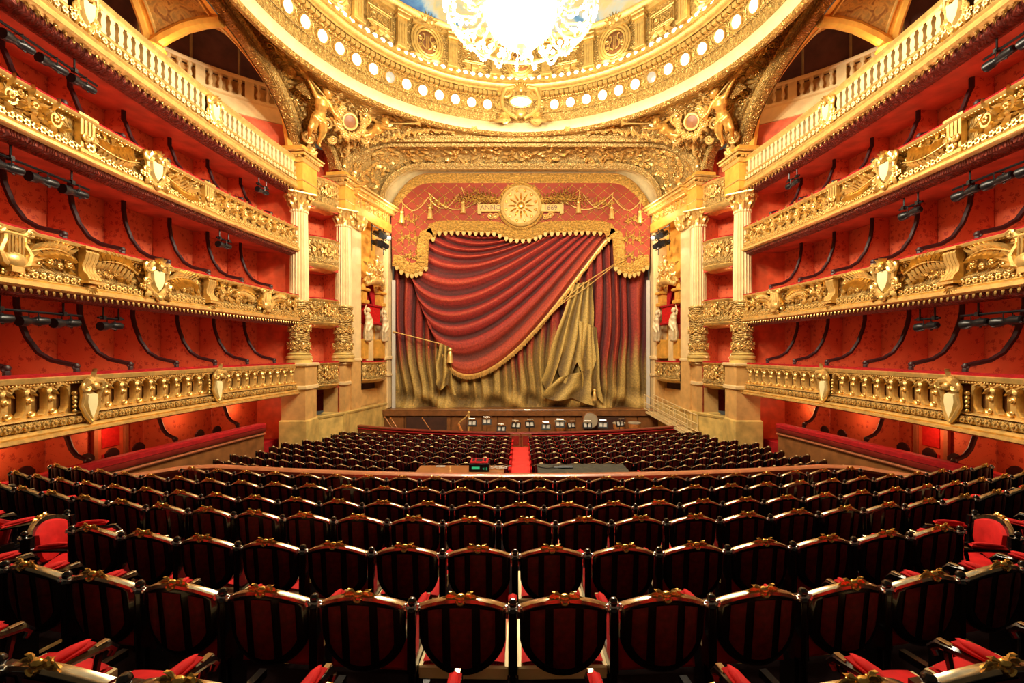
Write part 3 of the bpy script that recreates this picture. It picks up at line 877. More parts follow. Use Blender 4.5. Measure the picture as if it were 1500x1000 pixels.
def front(name, label, tier, group):
    zt, zb = TIERS[tier]
    root = thing(name, label, 'balcony', (Xf(13), 13, zb), 0, group)
    return root, zt, zb, frames(Y0, Y1, NF)
def band(root, name, prof, fr, mat):
    mb = MB(); mb.sweep(prof, fr); return partw(mb, name, mat, root)
def rows_of(root, name, me, mat, y0, y1, pitch, z, u, skip=()):
    n = max(1, int(round((y1 - y0) / pitch)))
    for i in range(n):
        y = y0 + (y1 - y0) * (i + .5) / n
        if any(abs(y - s) < w for s, w in skip): continue
        place(name, me, mat, root, put(y, z, u))
def stuffrow(root, name, mat, y0, y1, pitch, z, u, fn):
    mb = MB(); n = int((y1 - y0) / pitch)
    for i in range(n):
        mb.mx = put(y0 + (y1 - y0) * (i + .5) / n, z, u); fn(mb)
    o = partw(mb, name, mat, root); o['kind'] = 'stuff'; return o

# first tier: pierced parapet ------------------------------------------
def tier1():
    root, zt, zb, fr = front('pierced_balcony', 'lowest gilt gallery front pierced with a row of long openings', 0, 'lowest gallery fronts')
    band(root, 'velvet_rail', [(-.2, zt - .04), (-.2, zt + .02), (-.02, zt + .05), (.1, zt + .02), (.1, zt - .02)], fr, 'velvet')
    band(root, 'cornice', [(.1, zt - .02), (.14, zt - .04), (.12, zt - .14), (.06, zt - .17), (.08, zt - .2), (.02, zt - .22)], fr, 'gold')
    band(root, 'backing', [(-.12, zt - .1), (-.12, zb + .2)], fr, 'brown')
    band(root, 'sill', [(-.1, zb + .5), (.05, zb + .5), (.12, zb + .48), (.13, zb + .45), (.02, zb + .43)], fr, 'gold')
    band(root, 'leaf_band', [(.04, zb + .44), (.12, zb + .4), (.16, zb + .32), (.12, zb + .24), (.06, zb + .22)], fr, 'fine')
    band(root, 'lower_moulding', [(.06, zb + .22), (.2, zb + .2), (.24, zb + .16), (.2, zb + .12), (.26, zb + .10), (.27, zb + .04), (.22, zb), (-.16, zb - .02)], fr, 'gold')
    carts = (10.4, 14.85, 6.0)
    rows_of(root, 'lattice_panel', MS['lattice'], 'gold', Y0, Y1, .463, zb + .83, -.02, [(c, .34) for c in carts])
    for c in carts:
        place('cartouche', MS['cart'], 'gold', root, put(c, zb + .78, .05)); place('cartouche_tongue', MS['tongue'], 'cream', root, put(c, zb + .72, .09))
    rows_of(root, 'rosette', MS['rosette'], 'gold', Y0, Y1, .19, zb + .33, .13)
    stuffrow(root, 'bead_row', 'gold', Y0, Y1, .07, zt - .185, .08, lambda m: m.ball((0, 0, 0), .028, 5, 4))
    return root
def leaf_fill(root, z0, z1, u, n, seed, avoid):
    """small loose leaves and buds between the larger ornaments of a panel"""
    mb = MB(); rnd = random.Random(seed)
    for k in range(n):
        y = rnd.uniform(Y0, Y1)
        if any(abs(y - a) < .34 for a in avoid): continue
        mb.mx = put(y, rnd.uniform(z0, z1), u); q = rnd.random(); a = rnd.random() * 6.28
        if q < .7: mb.leaf(.26, .055, .07, .1, 2, 4, T(ry=a))
        elif q < .85: mb.scroll(.08, 1.4, .024, .012, rnd.choice((-1, 1)), 10, T(y=.06, ry=a), 4)
        else: mb.flower(.06, 5, T(y=.05))
    o = partw(mb, 'small_leaves', 'gold', root); o['kind'] = 'stuff'
# second tier: lyres, shields and palms ---------------------------------
def tier2():
    root, zt, zb, fr = front('palm_balcony', 'second gilt gallery front with lyres, smooth shields and palm branches', 1, 'second gallery fronts')
    band(root, 'velvet_rail', [(-.2, zt - .04), (-.2, zt + .02), (-.02, zt + .05), (.1, zt + .02), (.1, zt - .02)], fr, 'velvet')
    band(root, 'cornice', [(.1, zt - .02), (.13, zt - .04), (.11, zt - .1), (.05, zt - .13), (.0, zt - .14)], fr, 'gold')
    band(root, 'panel', [(.0, zt - .12), (-.1, zt - .16), (-.12, zt - .3), (-.10, zb + .48), (.04, zb + .40), (.07, zb + .38)], fr, 'relief')
    band(root, 'guilloche_band', [(.07, zb + .38), (.08, zb + .36), (.06, zb + .34), (.07, zb + .2), (.12, zb + .18)], fr, 'fine')
    band(root, 'lower_moulding', [(.12, zb + .18), (.15, zb + .16), (.13, zb + .13), (.17, zb + .11), (.18, zb + .02), (.1, zb - .01), (-.16, zb - .02)], fr, 'gold')
    zc = zb + .72
    for y in (12.45, 4.9): 
        place('shield_frame', MS['shield_frame'], 'gold', root, put(y, zc - .06, .0) @ T(s=1.12)); place('shield', MS['shield'], 'cream', root, put(y, zc - .06, .02) @ T(s=1.12))
        for f in (1, -1):
            place('palm_branch', MS['palm'], 'gold', root, put(y + f * .48, zc + .04, -.09) @ T(s=(1, 2., 1.15)) @ (Matrix() if f > 0 else FLIP))
    for y in (17.5, 8.75):
        place('lyre', MS['lyre'], 'gold', root, put(y, zc, 0) @ T(s=1.12)); place('lyre_leaves', MS['lyre_leaves'], 'gold', root, put(y, zc, 0) @ T(s=1.12))
        for f in (1, -1):
            place('laurel_branch', MS['laurel'], 'gold', root, put(y + f * .42, zc + .02, -.09) @ T(s=(1, 2., 1.15)) @ (Matrix() if f > 0 else FLIP))
    for y in (10.5, 14.65, 6.6): place('console', MS['console'], 'gold', root, put(y, zc - .0, -.04))
    for y in (15.7, 19.2, 7.4): place('foliage', MS['foliage'], 'gold', root, put(y, zc + .05, -.1) @ T(s=(.75, 1.8, 1.1)))
    rows_of(root, 'rosette', MS['rosette'], 'gold', Y0, Y1, .17, zb + .27, .05, [(y, .3) for y in (12.45, 17.5, 8.75)])
    stuffrow(root, 'bead_row', 'gold', Y0, Y1, .08, zt - .12, .05, lambda m: m.ball((0, 0, 0), .026, 5, 4))
    stuffrow(root, 'leaf_fringe', 'gold', Y0, Y1, .16, zb - .01, .08, lambda m: m.leaf(.13, .05, .03, .02, 2, 3, T(ry=PI / 2)))
    leaf_fill(root, zb + .52, zt - .2, -.09, 420, 41, (12.45, 4.9, 17.5, 8.75, 10.5, 14.65, 6.6))
    return root
# third tier: square piers, shields, flower garlands ---------------------
def tier3():
    root, zt, zb, fr = front('garland_balcony', 'third gilt gallery front with ribbed piers, shields and dense flower foliage', 2, 'third gallery fronts')
    band(root, 'velvet_rail', [(-.2, zt - .04), (-.2, zt + .02), (-.02, zt + .05), (.08, zt + .02), (.08, zt - .02)], fr, 'velvet')
    band(root, 'cornice', [(.08, zt - .02), (.1, zt - .04), (.08, zt - .09), (.03, zt - .12), (.0, zt - .13)], fr, 'gold')
    band(root, 'panel', [(.0, zt - .11), (-.1, zt - .15), (-.11, zt - .25), (-.09, zb + .44), (.02, zb + .38), (.05, zb + .36)], fr, 'relief')
    band(root, 'guilloche_band', [(.05, zb + .36), (.06, zb + .34), (.04, zb + .32), (.05, zb + .18), (.1, zb + .16)], fr, 'fine')
    band(root, 'lower_moulding', [(.1, zb + .16), (.13, zb + .14), (.11, zb + .11), (.15, zb + .09), (.16, zb + .02), (.1, zb - .01), (-.16, zb - .02)], fr, 'gold')
    zc = zb + .64
    pier = MB()
    for k in range(4): pier.bbox((-.15 + .1 * k, .06, .05), (.07, .14, .72), .015)
    pier.bbox((0, .06, .46), (.5, .2, .1), .02); pier.bbox((0, .08, -.4), (.5, .24, .14), .03); pier.flower(.12, 6, T(0, .17, -.28)); pier.scroll(.1, 1.4, .04, .02, 1, 12, T(.1, .17, -.05), 6); pier.scroll(.1, 1.4, .04, .02, -1, 12, T(-.1, .17, -.05), 6)
    pm = pier.mesh('ribbed_pier')
    for y in (12.45, 4.9):
        place('shield_frame', MS['shield_frame'], 'gold', root, put(y, zc - .06, -.02) @ T(s=1.02)); place('shield', MS['shield'], 'cream', root, put(y, zc - .06, 0) @ T(s=1.02))
        for f in (1, -1):
            place('palm_branch', MS['palm2'], 'gold', root, put(y + f * .46, zc, -.08) @ T(s=(1, 2., 1.1)) @ (Matrix() if f > 0 else FLIP))
    for y in (10.5, 14.65, 6.6): place('ribbed_pier', pm, 'gold', root, put(y, zc - .03, -.05))
    for y in (16.0, 17.4, 18.8, 9.3, 8.0): place('foliage', MS['foliage'], 'gold', root, put(y, zc + .03, -.09) @ T(s=(.86, 1.8, 1.15)))
    rows_of(root, 'rosette', MS['rosette'], 'gold', Y0, Y1, .16, zb + .25, .03, [(y, .3) for y in (12.45,)])
    stuffrow(root, 'bead_row', 'gold', Y0, Y1, .08, zt - .11, .03, lambda m: m.ball((0, 0, 0), .024, 5, 4))
    leaf_fill(root, zb + .46, zt - .18, -.08, 420, 43, (12.45, 4.9, 10.5, 14.65, 6.6))
    return root
# fourth tier: balusters ---------------------------------------------------
def tier4():
    root, zt, zb, fr = front('baluster_balcony', 'topmost gilt gallery front with a row of flat balusters and white cartouches', 3, 'topmost gallery fronts')
    band(root, 'rail', [(-.18, zt - .06), (-.18, zt + .0), (-.02, zt + .04), (.12, zt + .01), (.14, zt - .04), (.1, zt - .09), (.08, zt - .12), (.06, zt - .2), (-.1, zt - .2)], fr, 'gold')
    band(root, 'velvet_pad', [(-.24, zt - .02), (-.24, zt + .07), (-.12, zt + .09), (-.06, zt + .03)], fr, 'velvet')
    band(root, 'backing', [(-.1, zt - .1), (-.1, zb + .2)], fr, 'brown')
    band(root, 'sill', [(-.1, zb + .66), (.06, zb + .66), (.1, zb + .62), (.08, zb + .58), (.02, zb + .57)], fr, 'gold')
    band(root, 'leaf_band', [(.02, zb + .58), (.08, zb + .52), (.12, zb + .42), (.08, zb + .34), (.04, zb + .32)], fr, 'fine')
    band(root, 'lower_moulding', [(.04, zb + .32), (.16, zb + .30), (.2, zb + .25), (.16, zb + .2), (.18, zb + .16), (.2, zb + .04), (.14, zb), (-.16, zb - .02)], fr, 'gold')
    carts = (10.4, 14.8, 6.0)
    rows_of(root, 'baluster', MS['bal'], 'pale', Y0, Y1, .25, zb + .655, 0, [(c, .26) for c in carts])
    for c in carts:
        place('cartouche', MS['shield_frame'], 'gold', root, put(c, zb + .78, -.03) @ T(s=(.8, 1, 1))); place('cartouche_shield', MS['shield'], 'cream', root, put(c, zb + .78, -.01) @ T(s=(.9, 1.1, 1)))
    rows_of(root, 'rosette', MS['rosette'], 'pale', Y0, Y1, .2, zb + .45, .1)
    stuffrow(root, 'pendant_row', 'bronze', Y0, Y1, .2, zb - .02, .06, lambda m: (m.ball((0, 0, 0), .05, 6, 4), m.leaf(.14, .06, .03, .02, 2, 3, T(ry=PI / 2))))
    return root
for fn in (tier1, tier2, tier3, tier4): mirror(fn())

# ---- big columns ----------------------------------------------------------
leafm = om(lambda m: m.leaf(.42, .11, .09, .16, 3, 6, T(ry=-PI / 2)), 'acanthus_leaf')
capv = om(lambda m: m.scroll(.12, 1.7, .05, .02, 1, 18, None, 6), 'volute')
drumo = om(lambda m: (m.flower(.1, 6), m.scroll(.13, 1.5, .03, .015, 1, 14, T(.2, 0, .05), 5), m.scroll(.13, 1.5, .03, .015, -1, 14, T(-.2, 0, -.05), 5), [m.leaf(.2, .06, .05, .05, 3, 5, T(.1 * math.cos(a), 0, .1 * math.sin(a), ry=-a)) for a in (0.7, 2.4, 3.9, 5.5)]), 'drum_relief')
def column(pos, face, label):
    r = .40
    root = thing('giant_column', label, 'column', (pos.x, pos.y, -.5), face, 'columns beside the ' + ('first' if pos.y < 21 else 'stage') + ' bay')
    mb = MB(); mb.lathe([(.55, 0), (.55, .12), (.5, .14), (.56, .2), (.56, .28), (.48, .34), (.52, .38), (.46, .44), (r + .02, .46)], 28); part(mb, 'base', 'marble', root)
    mb = MB(); mb.lathe([(r + .03, .46), (r + .03, 1.05), (r + .06, 1.08), (r + .06, 1.15), (r + .02, 1.2), (r + .03, 1.25), (r + .03, 2.65), (r + .08, 2.7), (r + .08, 2.8), (r + .01, 2.85)], 28); part(mb, 'lower_drum', 'relief', root)
    mb = MB(); mb.lathe([(r, 2.85), (r, 4.4), (r - .03, 5.9), (r - .05, 6.85), (r - .0, 6.88), (r, 6.95), (r - .05, 6.98)], 80, flute=20, amp=.045); part(mb, 'fluted_shaft', 'stone', root, 30)
    cap = MB(); cap.lathe([(r - .05, 6.95), (r - .02, 7.3), (r + .06, 7.55), (r + .14, 7.62)], 20); capo = part(cap, 'capital', 'gold', root)
    for row, (n, z, rr, s_) in enumerate(((9, 6.98, r - .06, .85), (9, 7.2, r - .03, .95))):
        for k in range(n):
            a = 2 * PI * (k + .5 * row) / n
            o = link('acanthus_leaf', leafm, 'gold', capo); o.matrix_basis = T(rr * math.cos(a), rr * math.sin(a), z, rz=a - PI / 2, s=s_)
    for k in range(4):
        a = PI / 4 + k * PI / 2
        for s_ in (-1, 1):
            o = link('volute', capv, 'gold', capo); o.matrix_basis = T((r + .16) * math.cos(a + .18 * s_), (r + .16) * math.sin(a + .18 * s_), 7.52, rz=a - PI / 2, s=(s_, 1, 1))
    mb = MB(); mb.bbox((0, 0, 7.68), (1.16, 1.16, .12), .03); part(mb, 'abacus', 'gold', root)
    for z in (.78, 1.6, 2.25):
        for k in range(7):
            a = 2 * PI * (k + (z > 1 and z < 2) * .5) / 7
            o = link('drum_relief', drumo, 'gold', root); o.matrix_basis = T((r + .02) * math.cos(a), (r + .02) * math.sin(a), z, rz=a - PI / 2, s=.85)
    return root
c1 = column(C1, math.radians(50), 'tall fluted cream column at the end of the long galleries'); mirror(c1)
c2 = column(C2, math.radians(50), 'tall fluted cream column next to the stage side boxes'); mirror(c2)

# pedestals, yellow marble plinth
def pedestal(pos, label, rz):
    root = thing('column_pedestal', label, 'pedestal', (pos.x, pos.y, STALL_Z), rz, label)
    h = -.5 - STALL_Z
    mb = MB(); mb.bbox((0, 0, h - .08), (1.3, 1.3, .16), .04); mb.bbox((0, 0, h - 1.12), (1.24, 1.24, .2), .04); part(mb, 'moulding', 'stone', root)
    mb = MB(); mb.box((0, 0, h - .6), (1.1, 1.1, .92)); mb.box((0, 0, (h - 1.2 + 1.55) / 2 + .0), (1.08, 1.08, h - 1.2 - 1.55)); part(mb, 'shaft', 'tan', root)
    mb = MB(); mb.bbox((0, 0, .775), (1.22, 1.22, 1.55), .05); part(mb, 'plinth', 'marble', root)
    return root
p1 = pedestal(C1, 'tan stone pedestal on a yellow marble plinth under the gallery end column', 0); mirror(p1)
p2 = pedestal(V(9.5, 22.75, 0), 'tan stone pedestal on a yellow marble plinth under the stage side column', 0); mirror(p2)
# marble plinth wall between and beyond the pedestals
def plinthwall(sx):
    pts = [(9.72, 20.4), (9.38, 21.4), (8.98, 22.2), (8.86, 22.9), (8.1, 26.4), (8.05, 27.1)]
    fr = []
    for i, p in enumerate(pts):
        a = V(*pts[max(0, i - 1)], 0); b = V(*pts[min(len(pts) - 1, i + 1)], 0); t = (b - a).normalized()
        fr.append((V(*p, 0), V(-t.y, t.x, 0), V(0, 0, 1)))
    mb = MB(); mb.sweep([(-.3, -3.05), (.04, -3.05), (.07, -3.1), (.04, -3.2), (.0, -3.22), (.0, -4.5), (.06, -4.55), (.06, -6.2)], fr)
    return struct('wall_plinth_' + ('right' if sx > 0 else 'left'), mb, 'marble')
pw = plinthwall(1); mirror(pw, 'wall_plinth_left')

# entablature blocks above the columns
def ent_block(pos, rz, w, z0, z1, label, grp):
    root = thing('entablature_block', label, 'entablature', (pos.x, pos.y, z0), rz, grp)
    h = z1 - z0
    mb = MB(); mb.bbox((0, 0, .2), (w, w, .4), .02); mb.bbox((0, 0, h * .42), (w * .96, w * .96, h * .4), .02); part(mb, 'frieze', 'amber', root)
    mb = MB(); mb.bbox((0, 0, .42), (w * 1.08, w * 1.08, .07), .02); part(mb, 'architrave_band', 'gold', root)
    mb = MB(); mb.bbox((0, 0, h * .66), (w * 1.12, w * 1.12, .2), .03); mb.bbox((0, 0, h * .78), (w * 1.32, w * 1.32, .12), .04); mb.bbox((0, 0, h * .84), (w * 1.42, w * 1.42, .08), .03); part(mb, 'cornice', 'gold', root)
    mb = MB()
    for s_ in range(4):
        for k in range(7): mb.box((-w * .5 + w * (k + .5) / 7, -w * .6, h * .72), (w * .085, .1, .09), Matrix.Rotation(s_ * PI / 2, 4, 'Z'))
    o = part(mb, 'dentil_row', 'gold', root); o['kind'] = 'stuff'
    mb = MB(); mb.bbox((0, 0, h * .94), (w * .95, w * .95, h * .14), .02); part(mb, 'blocking', 'amber', root)
    return root
b1 = ent_block(C1, math.radians(8), 1.1, 7.25, 9.25, 'amber stepped entablature block above the gallery end column', 'entablature blocks over the gallery end columns'); mirror(b1)
b2 = ent_block(V(9.3, 22.6, 0), math.radians(8), 1.1, 7.25, 9.1, 'amber stepped entablature block above the stage side column', 'entablature blocks over the stage side columns'); mirror(b2)

# ---- bay between the columns: four bowed boxes ---------------------------
def bowed(p, q, sag, n=14):
    d = (q - p).normalized(); nn = V(-d.y, d.x, 0); out = []
    for i in range(n + 1):
        t = i / n; b = math.sin(PI * t)
        pt = p.lerp(q, t) + nn * (sag * b ** .7)
        tn = (d + nn * (sag * PI * math.cos(PI * t)) / (q - p).length).normalized()
        out.append((pt, V(-tn.y, tn.x, 0), V(0, 0, 1)))
    return out
def bay_balcony(p, q, sag, zt, zb, label, grp, cart=True):
    c = (p + q) / 2
    root = thing('bowed_balcony', label, 'balcony', (c.x, c.y, zb), 0, grp)
    fr = bowed(p, q, sag)
    H = zt - zb
    band(root, 'velvet_rail', [(-.2, zt - .04), (-.2, zt + .02), (0, zt + .04), (.07, zt), (.07, zt - .03)], fr, 'velvet')
    band(root, 'cornice', [(.07, zt - .03), (.1, zt - .05), (.07, zt - .11), (.02, zt - .14)], fr, 'gold')
    band(root, 'panel', [(.02, zt - .12), (-.01, zt - H * .4), (.04, zb + H * .36), (.06, zb + H * .33)], fr, 'relief')
    band(root, 'leaf_band', [(.06, zb + H * .34), (.08, zb + H * .28), (.04, zb + H * .2), (.0, zb + H * .16)], fr, 'fine')
    band(root, 'under_moulding', [(.02, zb + H * .17), (.06, zb + H * .14), (.02, zb + H * .08), (-.12, zb + .02), (-.35, zb - .05), (-.7, zb - .05)], fr, 'gold')
    L = (q - p).length
    for t, me, nm, s_ in ((.5, MS['shield_frame'] if cart else MS['foliage'], 'cartouche' if cart else 'foliage', (.55, .7, .62) if cart else (.45, .8, .9)), (.2, MS['foliage'], 'foliage', (.34, .8, .85)), (.8, MS['foliage'], 'foliage', (.34, .8, .85))):
        f = fr[int(round(t * 14))]; tx = f[1].cross(V(0, 0, 1))
        m = Matrix((tx, f[1], V(0, 0, 1))).transposed().to_4x4(); m.translation = f[0] + V(0, 0, zb + H * .6)
        place(nm, me, 'gold', root, m @ T(s=s_))
        if cart and t == .5: place('shield', MS['shield'], 'gold', root, m @ T(s=s_))
    return root
BP, BQ = V(10.0, 20.62, 0), V(9.2, 21.98, 0)
LV = [(-.5, -1.8), (2.55, 1.22), (5.5, 3.98), (8.35, 6.9)]
for k, (zt, zb) in enumerate(LV):
    o = bay_balcony(BP, BQ, .26, zt, zb, ['bowed gilt box front between the columns, lowest of the four', 'bowed gilt box front between the columns, second from below', 'bowed gilt box front between the columns, third from below', 'bowed gilt box front between the columns, topmost under the small arch'][k], ['lowest', 'second', 'third', 'topmost'][k] + ' bowed boxes')
    mirror(o)
# red box interiors behind them
def bay_room(sx):
    mb = MB()
    a, b = V(10.9, 20.4, 0), V(9.55, 22.55, 0); n = V(.86, .5, 0)
    aa, bb = a + n * 1.0, b + n * 1.0
    mb.add([(aa.x, aa.y, -3.1), (bb.x, bb.y, -3.1), (bb.x, bb.y, 10.6), (aa.x, aa.y, 10.6)], [(0, 1, 2, 3)])
    mb.add([(BP.x + .1, BP.y - .1, -3.1), (aa.x, aa.y, -3.1), (aa.x, aa.y, 10.6), (BP.x + .1, BP.y - .1, 10.6)], [(0, 1, 2, 3)])
    mb.add([(BQ.x, BQ.y + .15, -3.1), (bb.x, bb.y, -3.1), (bb.x, bb.y, 10.6), (BQ.x, BQ.y + .15, 10.6)], [(0, 1, 2, 3)])
    w_ = struct('wall_bay_' + ('right' if sx > 0 else 'left'), mb, 'damask')
    for zt, zb in LV:
        mb = MB(); pts = [(BP.x - .02, BP.y), (BQ.x - .02, BQ.y), (bb.x, bb.y), (aa.x, aa.y)]
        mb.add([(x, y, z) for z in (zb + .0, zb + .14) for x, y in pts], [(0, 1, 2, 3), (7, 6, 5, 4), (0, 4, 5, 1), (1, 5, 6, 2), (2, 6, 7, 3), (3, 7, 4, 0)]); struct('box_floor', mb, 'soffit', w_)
    return w_
bw = bay_room(1); mirror(bw, 'wall_bay_left')

# ---- arches ---------------------------------------------------------------
def arch_trim(num, frs, bands, beads=None):
    t = None
    for name, prof, mat in bands:
        mb = MB(); mb.sweep(prof, frs)
        o = struct('trim_%d' % num if t is None else name, mb, mat, t)
        t = t or o
    return t
frs = []
for i in range(61):
    p, n = side_arch(PI * i / 60); frs.append((p, n, V(-1, 0, 0)))
ta = arch_trim(2, frs, [('inner_band', [(0, -.30), (0, .0), (.04, .05), (.12, .05)], 'bronze'),
                        ('dark_band', [(.12, .02), (.15, .07), (.24, .08), (.28, .03)], 'bronze'),
                        ('carved_band', [(.28, .0), (.32, .1), (.44, .14), (.52, .08), (.55, .02)], 'fine'),
                        ('outer_band', [(.54, .03), (.58, .16), (.68, .18), (.74, .1), (.80, -.1)], 'bronze')])
mb = MB()
for i in range(150):
    p, n = side_arch(PI * (i + .5) / 150, .63)
    t = n.cross(V(-1, 0, 0)); m = Matrix((t, V(-1, 0, 0), n)).transposed().to_4x4(); m.translation = p + V(-.14, 0, 0)
    mb.leaf(.16, .07, .05, .03, 2, 3, m @ T(ry=-PI / 2, x=0))
o = part(mb, 'leaf_row', 'gold', ta); o['kind'] = 'stuff'
mb = MB()
for i in range(220):
    p, n = side_arch(PI * (i + .5) / 220, .41)
    mb.ball(tuple(p + V(-.13, 0, 0)), .05 if i % 3 else .07, 5, 4)
o = part(mb, 'bead_row', 'gold', ta); o['kind'] = 'stuff'
mirror(ta, 'trim_3')
# small arch over the bay
fs = [(p, n, V(-.86, -.5, 0)) for p, n in small_arch(20)]
tb = arch_trim(4, fs, [('dark_band', [(0, -.5), (0, .02), (.05, .06), (.1, .02)], 'bronze'), ('carved_band', [(.1, .0), (.14, .09), (.24, .1), (.28, .02)], 'fine'), ('outer_band', [(.28, .0), (.3, .1), (.36, .1), (.4, -.08)], 'bronze')])
mirror(tb, 'trim_5')
# stage arch: soffit lofted between outer and inner arch
so = basket(n=16, **SO); si = basket(n=16, **SI)
def full(h): return [(p, n) for p, n in h] + [(V(-p.x, p.y, p.z), V(-n.x, n.y, n.z)) for p, n in reversed(h[:-1])]
so, si = full(so), full(si)
NV = 10
cols = []
for (p, n), (q, m_) in zip(so, si):
    cols.append([tuple(p.lerp(q, j / NV) + (n.lerp(m_, j / NV)) * (.22 * math.sin(PI * j / NV))) for j in range(NV + 1)])
mb = MB(); mb.grid([list(r) for r in zip(*cols)])
arch = struct('trim_6', mb, 'fine')
def on_arch(i, t):
    """a point and frame on the stage soffit: i along the arch (float), t depth 0..1"""
    i0 = int(min(len(cols) - 2, max(0, math.floor(i)))); f = i - i0
    j = min(NV - 1, int(t * NV)); g = t * NV - j
    P = lambda a, b: V(*cols[a][b])
    p = P(i0, j).lerp(P(i0, j + 1), g).lerp(P(i0 + 1, j).lerp(P(i0 + 1, j + 1), g), f)
    tx = (P(i0 + 1, j) - P(i0, j)).normalized(); ty = (P(i0, j + 1) - P(i0, j)).normalized()
    nn = tx.cross(ty)
    if nn.dot(V(0, 22, 6) - p) < 0: nn = -nn
    tz = tx.cross(nn).normalized()
    m = Matrix((tx, nn, tx.cross(nn))).transposed().to_4x4(); m.translation = p
    return m
frs = [(p, n, V(0, -1, 0)) for p, n in so]
for name, prof, mat in (('outer_moulding', [(-.05, 0), (-.06, .08), (.02, .12), (.08, .1), (.1, .04)], 'fine'), ('leaf_moulding', [(.1, .04), (.14, .14), (.24, .15), (.3, .06), (.34, -.15)], 'fine'), ('inner_moulding', [(.0, -.55), (-.06, -.5), (-.1, -.42), (-.06, -.32), (.0, -.3)], 'fine')):
    mb = MB(); mb.sweep(prof, frs); part(mb, name, mat, arch)
frs = [(p, n, V(0, -1, 0)) for p, n in si]
for name, prof, mat in (('inner_frame_moulding', [(.02, .95), (-.06, .9), (-.1, .78), (-.06, .7), (-.1, .66), (-.12, .5), (-.05, .42)], 'fine'), ('pale_cove', [(-.03, .4), (-.02, .3), (.02, -.1), (-.05, -.45), (-.28, -.72)], 'pale'), ('inner_bead', [(-.28, -.70), (-.33, -.70), (-.33, -.82), (-.28, -.86)], 'bronze')):
    mb = MB(); mb.sweep(prof, frs); part(mb, name, mat, arch)
mb = MB()
rnd = random.Random(3)
for k in range(330):                          # the flank and crown carvings
    i = rnd.random() * 64; t = .2 + .62 * rnd.random()
    m = on_arch(i, t); q = rnd.random()
    if q < .45: mb.leaf(.45, .12, .1, .14, 3, 5, m @ T(ry=rnd.random() * 6.28))
    elif q < .7: mb.scroll(.16 + .1 * rnd.random(), 1.5, .05, .02, rnd.choice((-1, 1)), 13, m @ T(y=.05, ry=rnd.random() * 6.28), 5)
    else: mb.flower(.12 + .06 * rnd.random(), 6, m @ T(y=.03))
o = part(mb, 'carved_relief', 'gold', arch); o['kind'] = 'stuff'
mb = MB()
for k in range(190):
    m = on_arch(64 * (k + .5) / 190, .1); mb.leaf(.2, .08, .05, .04, 2, 3, m @ T(ry=PI / 2))
    m = on_arch(64 * (k + .5) / 190, .93); mb.ball((0, .04, 0), .06, 6, 4, m)
o = part(mb, 'leaf_rows', 'gold', arch); o['kind'] = 'stuff'
# ================================================================== STAGE SIDE
# ---- statues ---------------------------------------------------------------
def body(mb, J, k=1., hair=True, robe=False):
    """fused gilt figure; J holds joint positions"""
    g = lambda n: V(*J[n])
    def limb(ns, rs, seg=8): mb.tube([tuple(g(n)) for n in ns], [r * k for r in rs], seg)
    limb(['pelvis', 'waist', 'chest', 'neck0'], [.17, .14, .18, .12], 10)
    mb.ball(tuple(g('chest')), (.2 * k, .14 * k, .2 * k), 10, 7)
    mb.ball(tuple(g('pelvis')), (.19 * k, .15 * k, .17 * k), 10, 7)
    limb(['neck0', 'head0'], [.07, .06])
    h = g('head0'); d = (h - g('neck0')).normalized(); hc = h + d * .12 * k
    mb.ball(tuple(hc), (.1 * k, .115 * k, .14 * k), 10, 8)
    f = V(*J.get('face', (0, -1, 0))).normalized()
    mb.ball(tuple(hc + f * .115 * k - V(0, 0, .02 * k)), .025 * k, 6, 4)
    mb.ball(tuple(hc + f * .09 * k - V(0, 0, .09 * k)), (.05 * k, .04 * k, .04 * k), 6, 4)
    if hair: mb.ball(tuple(hc - f * .06 * k + V(0, 0, .05 * k)), (.13 * k, .13 * k, .12 * k), 8, 6)
    for s in ('l', 'r'):
        limb(['sh_' + s, 'el_' + s, 'wr_' + s], [.075, .055, .04]); limb(['neck0', 'sh_' + s], [.1, .085])
        wv = g('wr_' + s); dv = (wv - g('el_' + s)).normalized()
        mb.ball(tuple(wv + dv * .05 * k), (.04 * k, .03 * k, .045 * k), 6, 4)
        sd = dv.cross(V(0, 1, .3)).normalized()
        for q in range(4): mb.tube([tuple(wv + dv * .07 * k + sd * (.015 * (q - 1.5) * k)), tuple(wv + dv * (.15 - .012 * abs(q - 1.3)) * k + sd * (.02 * (q - 1.5) * k))], .012 * k, 5)
        mb.tube([tuple(wv + dv * .03 * k + sd * .03 * k), tuple(wv + dv * .08 * k + sd * .06 * k)], .013 * k, 5)
        if not robe:
            limb(['hip_' + s, 'kn_' + s, 'an_' + s], [.115, .08, .05]); limb(['pelvis', 'hip_' + s], [.14, .12]); limb(['an_' + s, 'to_' + s], [.05, .035])
def wing(mb, root, tip, drop, n=7, k=1.):
    root, tip, drop = V(*root), V(*tip), V(*drop)
    mb.tube([tuple(root), tuple(root.lerp(tip, .5) - drop * .15), tuple(tip)], [.07 * k, .07 * k, .04 * k], 6)
    for i in range(n):
        a = root.lerp(tip, .15 + .85 * i / (n - 1)); mb.tube([tuple(a), tuple(a + drop * (.55 + .45 * i / n) + (tip - root) * .2)], [.05 * k, .03 * k], 5)

